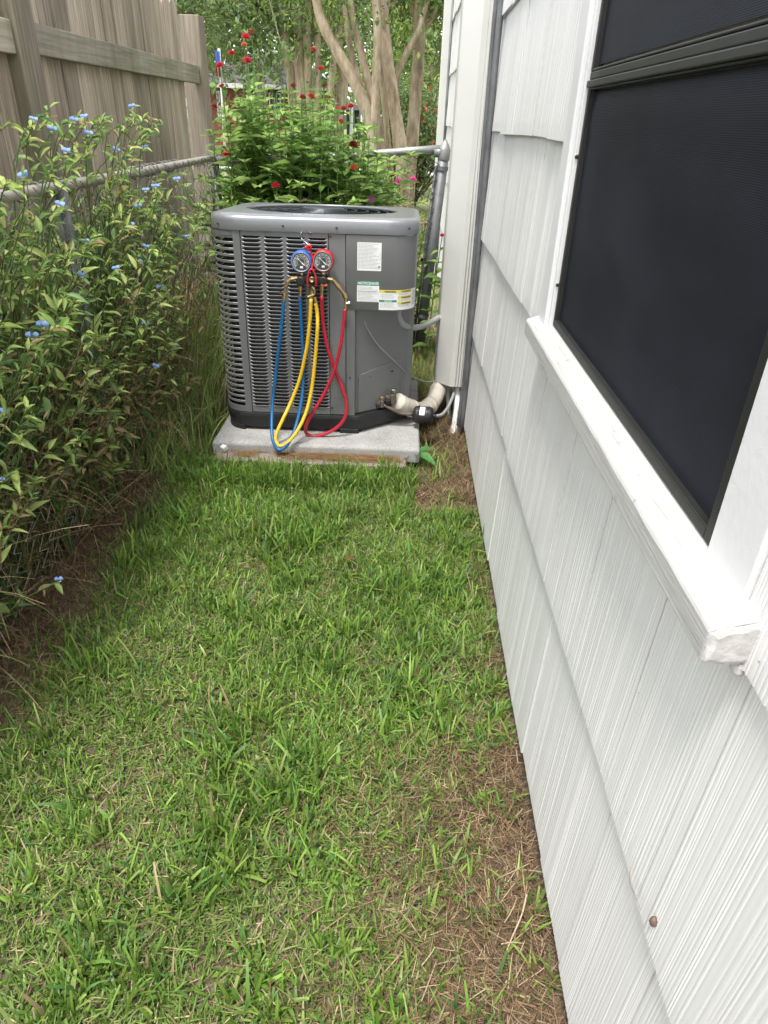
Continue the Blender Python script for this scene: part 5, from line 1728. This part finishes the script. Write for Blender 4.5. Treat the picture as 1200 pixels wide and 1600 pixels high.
shrub('shrub', 'dark green shrub dotted with red flowers right of the myrtle trunks', 'shrub', [(640, 215, 0, .5), (655, 190, 0, .4), (630, 170, .5, .5), (660, 235, 0, .5), (620, 190, .6, .5), (640, 260, 0, .4), (672, 200, .3, .5)], 12.5, 5200, .075, DARKG, 13, (.45, .06, .04))
shrub('bush', 'yellow-green bush showing between the tan trunks', 'shrub', [(625, 120, 0, .9), (640, 90, 0, .9), (610, 150, .5, .8), (655, 60, .5, 1.2), (600, 90, 1, 1.0)], 15.5, 2800, .10, MYR, 14)
for k, (u, v_, yy, rad, lab_) in enumerate(((300, 60, 33, 4.0, 'dark tree hanging over the far roof beside the wooden post'), (400, 20, 36, 4.5, 'tall dark tree above the grey roof'), (520, 50, 40, 4.5, 'dark tree behind the row of upright trunks'),
                                     (600, 40, 37, 4.5, 'bright tree behind the leaning myrtle trunk'), (670, 60, 34, 3.6, 'dark tree beside the white corner of the house'), (760, 40, 42, 6.0, 'far tree mostly hidden by the house wall'), (200, 30, 42, 6.0, 'far tree mostly hidden by the wooden fence'))):
    base_v = 240
    cl_ = clump_px([(u, v_, 0, rad * .7), (u - 35, v_ + 15, 0, rad * .55), (u + 35, v_ + 10, 0, rad * .55), (u, v_ - 60, 0, rad * .7), (u - 50, v_ - 60, 1, rad * .6), (u + 50, v_ - 60, 1, rad * .6), (u, v_ - 140, 0, rad * .8), (u + 15, v_ + 55, -1, rad * .4)], yy)
    tree('shade_tree', lab_, (u, base_v), [([(u, 240), (u + 3, 150), (u, 60), (u + 5, -60)], 16, 8)], cl_, 1700, .34, DARKG + MYR[:2], yy, 'big trees across the road', 50 + k)
rng3 = np.random.default_rng(77)
tl_n = 3200
tx = rng3.uniform(-75, 75, tl_n); ty = rng3.uniform(58, 72, tl_n); tz = rng3.uniform(0, 1, tl_n) ** .7 * (9 + 3.5 * np.sin(tx * .21) + 2 * np.sin(tx * .57))
C_ = np.array(DARKG + MYR[:2])[rng3.integers(0, 6, tl_n)] * rng3.uniform(.6, 1.2, (tl_n, 1))
L2 = rng3.uniform(.7, 1.4, tl_n)
tag(leaves_mesh('treeline', SMALL, np.stack([tx, ty, tz], 1), rand_unit(rng3, tl_n), rand_unit(rng3, tl_n), L2, L2 * .7, C_, M['leaf'], org=(0, 0, 0)), 'far line of dark trees closing the view behind the houses', 'trees', kind='stuff')

# ------------------------------------------------------------------ far houses, flag, bin
def far_house(name, label, u0, u1, ev, rv, y0, depth, wall_m, roof_m, wins, hip=2.5):
    a_, b_ = pt(u0, ev, y0), pt(u1, ev, y0)
    ez, rz_ = (a_[2] + b_[2]) / 2, pt((u0 + u1) / 2, rv, y0 + depth / 2)[2]
    root = empty(name, ((a_[0] + b_[0]) / 2, y0 + depth / 2, 0), label, 'house')
    w_ = MB().box(a_[0] + .4, b_[0] - .4, y0 + .4, y0 + depth - .4, 0, ez).build('wall', wall_m, root)
    x0_, x1_ = a_[0], b_[0]
    y1_ = y0 + depth
    r_ = MB().add([(x0_, y0, ez), (x1_, y0, ez), (x1_, y1_, ez), (x0_, y1_, ez), (x0_ + hip, y0 + depth / 2, rz_), (x1_ - hip, y0 + depth / 2, rz_)],
                  [(0, 1, 5, 4), (2, 3, 4, 5), (3, 0, 4), (1, 2, 5), (0, 3, 2, 1)]).build('roof', roof_m, root)
    MB().box(x0_, x1_, y0 - .03, y0 - .003, ez - .18, ez + .02).build('fascia', M['pvc'], root)
    for (wu0, wu1, wv0, wv1) in wins:
        p_, q_ = pt(wu0, wv0, y0 + .4), pt(wu1, wv1, y0 + .4)
        wo = MB().box(p_[0], q_[0], y0 + .34, y0 + .395, q_[2], p_[2]).build('window', M['pvc'], root)
        cx_ = (p_[0] + q_[0]) / 2; d = .06
        MB().box(p_[0] + d, cx_ - d / 2, y0 + .31, y0 + .339, q_[2] + d, p_[2] - d).build('pane', M['darkglass'] if wall_m is not M['pvc'] else M['skypane'], wo)
        MB().box(cx_ + d / 2, q_[0] - d, y0 + .31, y0 + .339, q_[2] + d, p_[2] - d).build('pane', M['darkglass'] if wall_m is not M['pvc'] else M['skypane'], wo)
    return root


far_house('far_house', 'far red brick house with a dark grey roof behind the zinnias', 285, 520, 132, 84, 40, 9, M['brickred'], M['roofgrey'], [(338, 346, 142, 182), (420, 440, 145, 180)])
far_house('far_house', 'far pale house with a pinkish roof between the trunk and the corner', 628, 760, 148, 92, 40, 9, M['pvc'], M['roofpink'], [(645, 662, 158, 190)])

fl = empty('garden_flag', tuple(pt(347, 232, 6.2)), 'narrow red, white and blue flag hanging from a thin white pole', 'flag')
MB().tube([pt(352, 300, 6.2) * np.array([1, 1, 0]), pt(345, 120, 6.2), pt(342, 76, 6.2)], .010, 8).build('pole', M['pvc'], fl, smooth=True)
zt_, zb_ = pt(341, 80, 6.2), pt(341, 120, 6.2)
def fpanel(x0_, x1_, z0_, z1_, mat, nm):
    ns = 5
    top_ = [(x0_ + (x1_ - x0_) * k / ns, 6.175 + .012 * math.sin(k * 2.2), z1_) for k in range(ns + 1)]
    bot_ = [(p[0], p[1] + .006 * math.sin(k * 3.0), z0_) for k, p in enumerate(top_)]
    mm_ = MB().loft([bot_, top_], closed=False)
    mm_.loft([[(x, y + .003, z) for x, y, z in top_], [(x, y + .003, z) for x, y, z in bot_]], closed=False)
    mm_.build(nm, mat, fl)
xa, xb = pt(338, 100, 6.2)[0], pt(346.5, 100, 6.2)[0]
fpanel(xa, xb, zt_[2] - .085, zt_[2], M['flagblue'], 'canton')
for k in range(4):
    x0_ = xa + (xb - xa) * k / 4
    fpanel(x0_, x0_ + (xb - xa) / 4, zb_[2], zt_[2] - .0855, (M['flagred'], M['paper'])[k % 2], 'stripe')

bn = empty('dark_bin', tuple(pt(551, 300, 14) * np.array([1, 1, 0])), 'dark upright bin standing beyond the leaning myrtle trunk', 'bin')
c0_ = pt(551, 165, 14)
xx0, xx1 = pt(541, 190, 14)[0], pt(562, 190, 14)[0]
MB().loft([[(xx0 + .03, 14, .05), (xx1 - .03, 14, .05), (xx1 - .03, 14.3, .05), (xx0 + .03, 14.3, .05)], [(xx0, 13.97, c0_[2] - .08), (xx1, 13.97, c0_[2] - .08), (xx1, 14.33, c0_[2] - .08), (xx0, 14.33, c0_[2] - .08)]], True, True).build('body', M['blackplastic'], bn, bevel=.02)
MB().loft([[(xx0 - .02, 13.95, c0_[2] - .078), (xx1 + .02, 13.95, c0_[2] - .078), (xx1 + .02, 14.35, c0_[2] - .078), (xx0 - .02, 14.35, c0_[2] - .078)], [(xx0 + .02, 13.99, c0_[2]), (xx1 - .02, 13.99, c0_[2]), (xx1 - .02, 14.31, c0_[2] + .02), (xx0 + .02, 14.31, c0_[2] + .02)]], True, True).build('lid', M['blackplastic'], bn, bevel=.01)
for xw in (xx0 + .06, xx1 - .06):
    MB().lathe([(.05, -.03), (.05, .03)], (xw, 14.32, .05), (1, 0, 0), 14).build('wheel', M['tyre'], bn)
q = pt(549, 165, 12.5)
wpo = empty('white_post', (q[0], q[1], 0), 'thin white post in front of the dark bin', 'post')
MB().tube([(q[0], q[1], 0), (q[0], q[1], q[2])], .028, 8).build('shaft', M['pvc'], wpo, smooth=True)
MB().lathe([(.034, 0), (.034, .02), (.01, .05)], q, (0, 0, 1), 10).build('cap', M['pvc'], wpo)

# ------------------------------------------------------------------ small things in the foreground
rs = np.random.default_rng(91)
wd = pt(648, 722, z=.01)
weed = empty('broadleaf_weed', (wd[0], wd[1], 0), 'broad-leaved bright green weed at the front corner of the pad', 'weed')
for k, (a_, L2, el_) in enumerate(((3.3, .11, .15), (3.9, .10, .05), (5.6, .11, -.05), (.3, .085, .35), (1.4, .08, .6), (2.4, .09, .4), (4.8, .07, .5))):
    leaves_mesh('leaf', OVATE, np.array([[wd[0] + .01 * math.cos(a_), wd[1] + .01 * math.sin(a_), .055]]), np.array([[math.cos(a_), math.sin(a_), el_]]), np.array([[-.3 * math.cos(a_), -.3 * math.sin(a_) - .2, 1.0]]),
                np.array([L2]), np.array([L2 * .42]), np.array([[.07, .20, .05]]) * rs.uniform(.85, 1.3), M['leaf'], weed)
stems_mesh('stem', [np.array([[wd[0], wd[1], -.01], [wd[0] + .004, wd[1], .03], [wd[0], wd[1], .06]])], [.003], [(.12, .2, .06)], M['stem'], weed)
tag(stems_mesh('twig', [np.array(smooth_path([pt(823, 1398, z=.045), pt(815, 1430, z=.04), pt(800, 1465, z=.035), pt(786, 1500, z=.03)], 12)), np.array([pt(783, 1475, z=.035), pt(800, 1472, z=.036), pt(818, 1474, z=.035)])], [.0022, .0012], [(.50, .38, .27)] * 2, M['straw']),
    'pale dry twig lying on the brown straw near the wall', 'twig')
tag(stems_mesh('dry_stalk', [np.array(smooth_path([pt(985, 1355, x=.322), pt(984, 1380, x=.318), pt(993, 1400, x=.316), pt(1001, 1422, x=.318)], 10))], [.0007], [(.30, .25, .18)], M['straw']),
    'thin dry stalk hanging from the lowest course of shakes', 'stalk')
hk = pt(1021, 1441, x=.324)
tag(MB().lathe([(.0005, -.006), (.0035, -.004), (.0052, 0), (.0042, .005), (.001, .0085)], hk, (.1, .2, 1), 10).build('snail_shell', simple('brown_shell', (.13, .08, .06), .4, 0, .4, 300), smooth=True),
    'tiny brown snail-like lump under the edge of a shake near the bottom', 'shell')
lf = pt(537, 872, z=.05)
tag(leaves_mesh('dry_leaf', OVATE, np.array([lf]), np.array([[1.0, .1, .05]]), np.array([[0, -.3, 1.0]]), np.array([.045]), np.array([.014]), np.array([[.12, .06, .035]]), M['straw']), 'small curled dark brown leaf lying on the lawn', 'leaf')
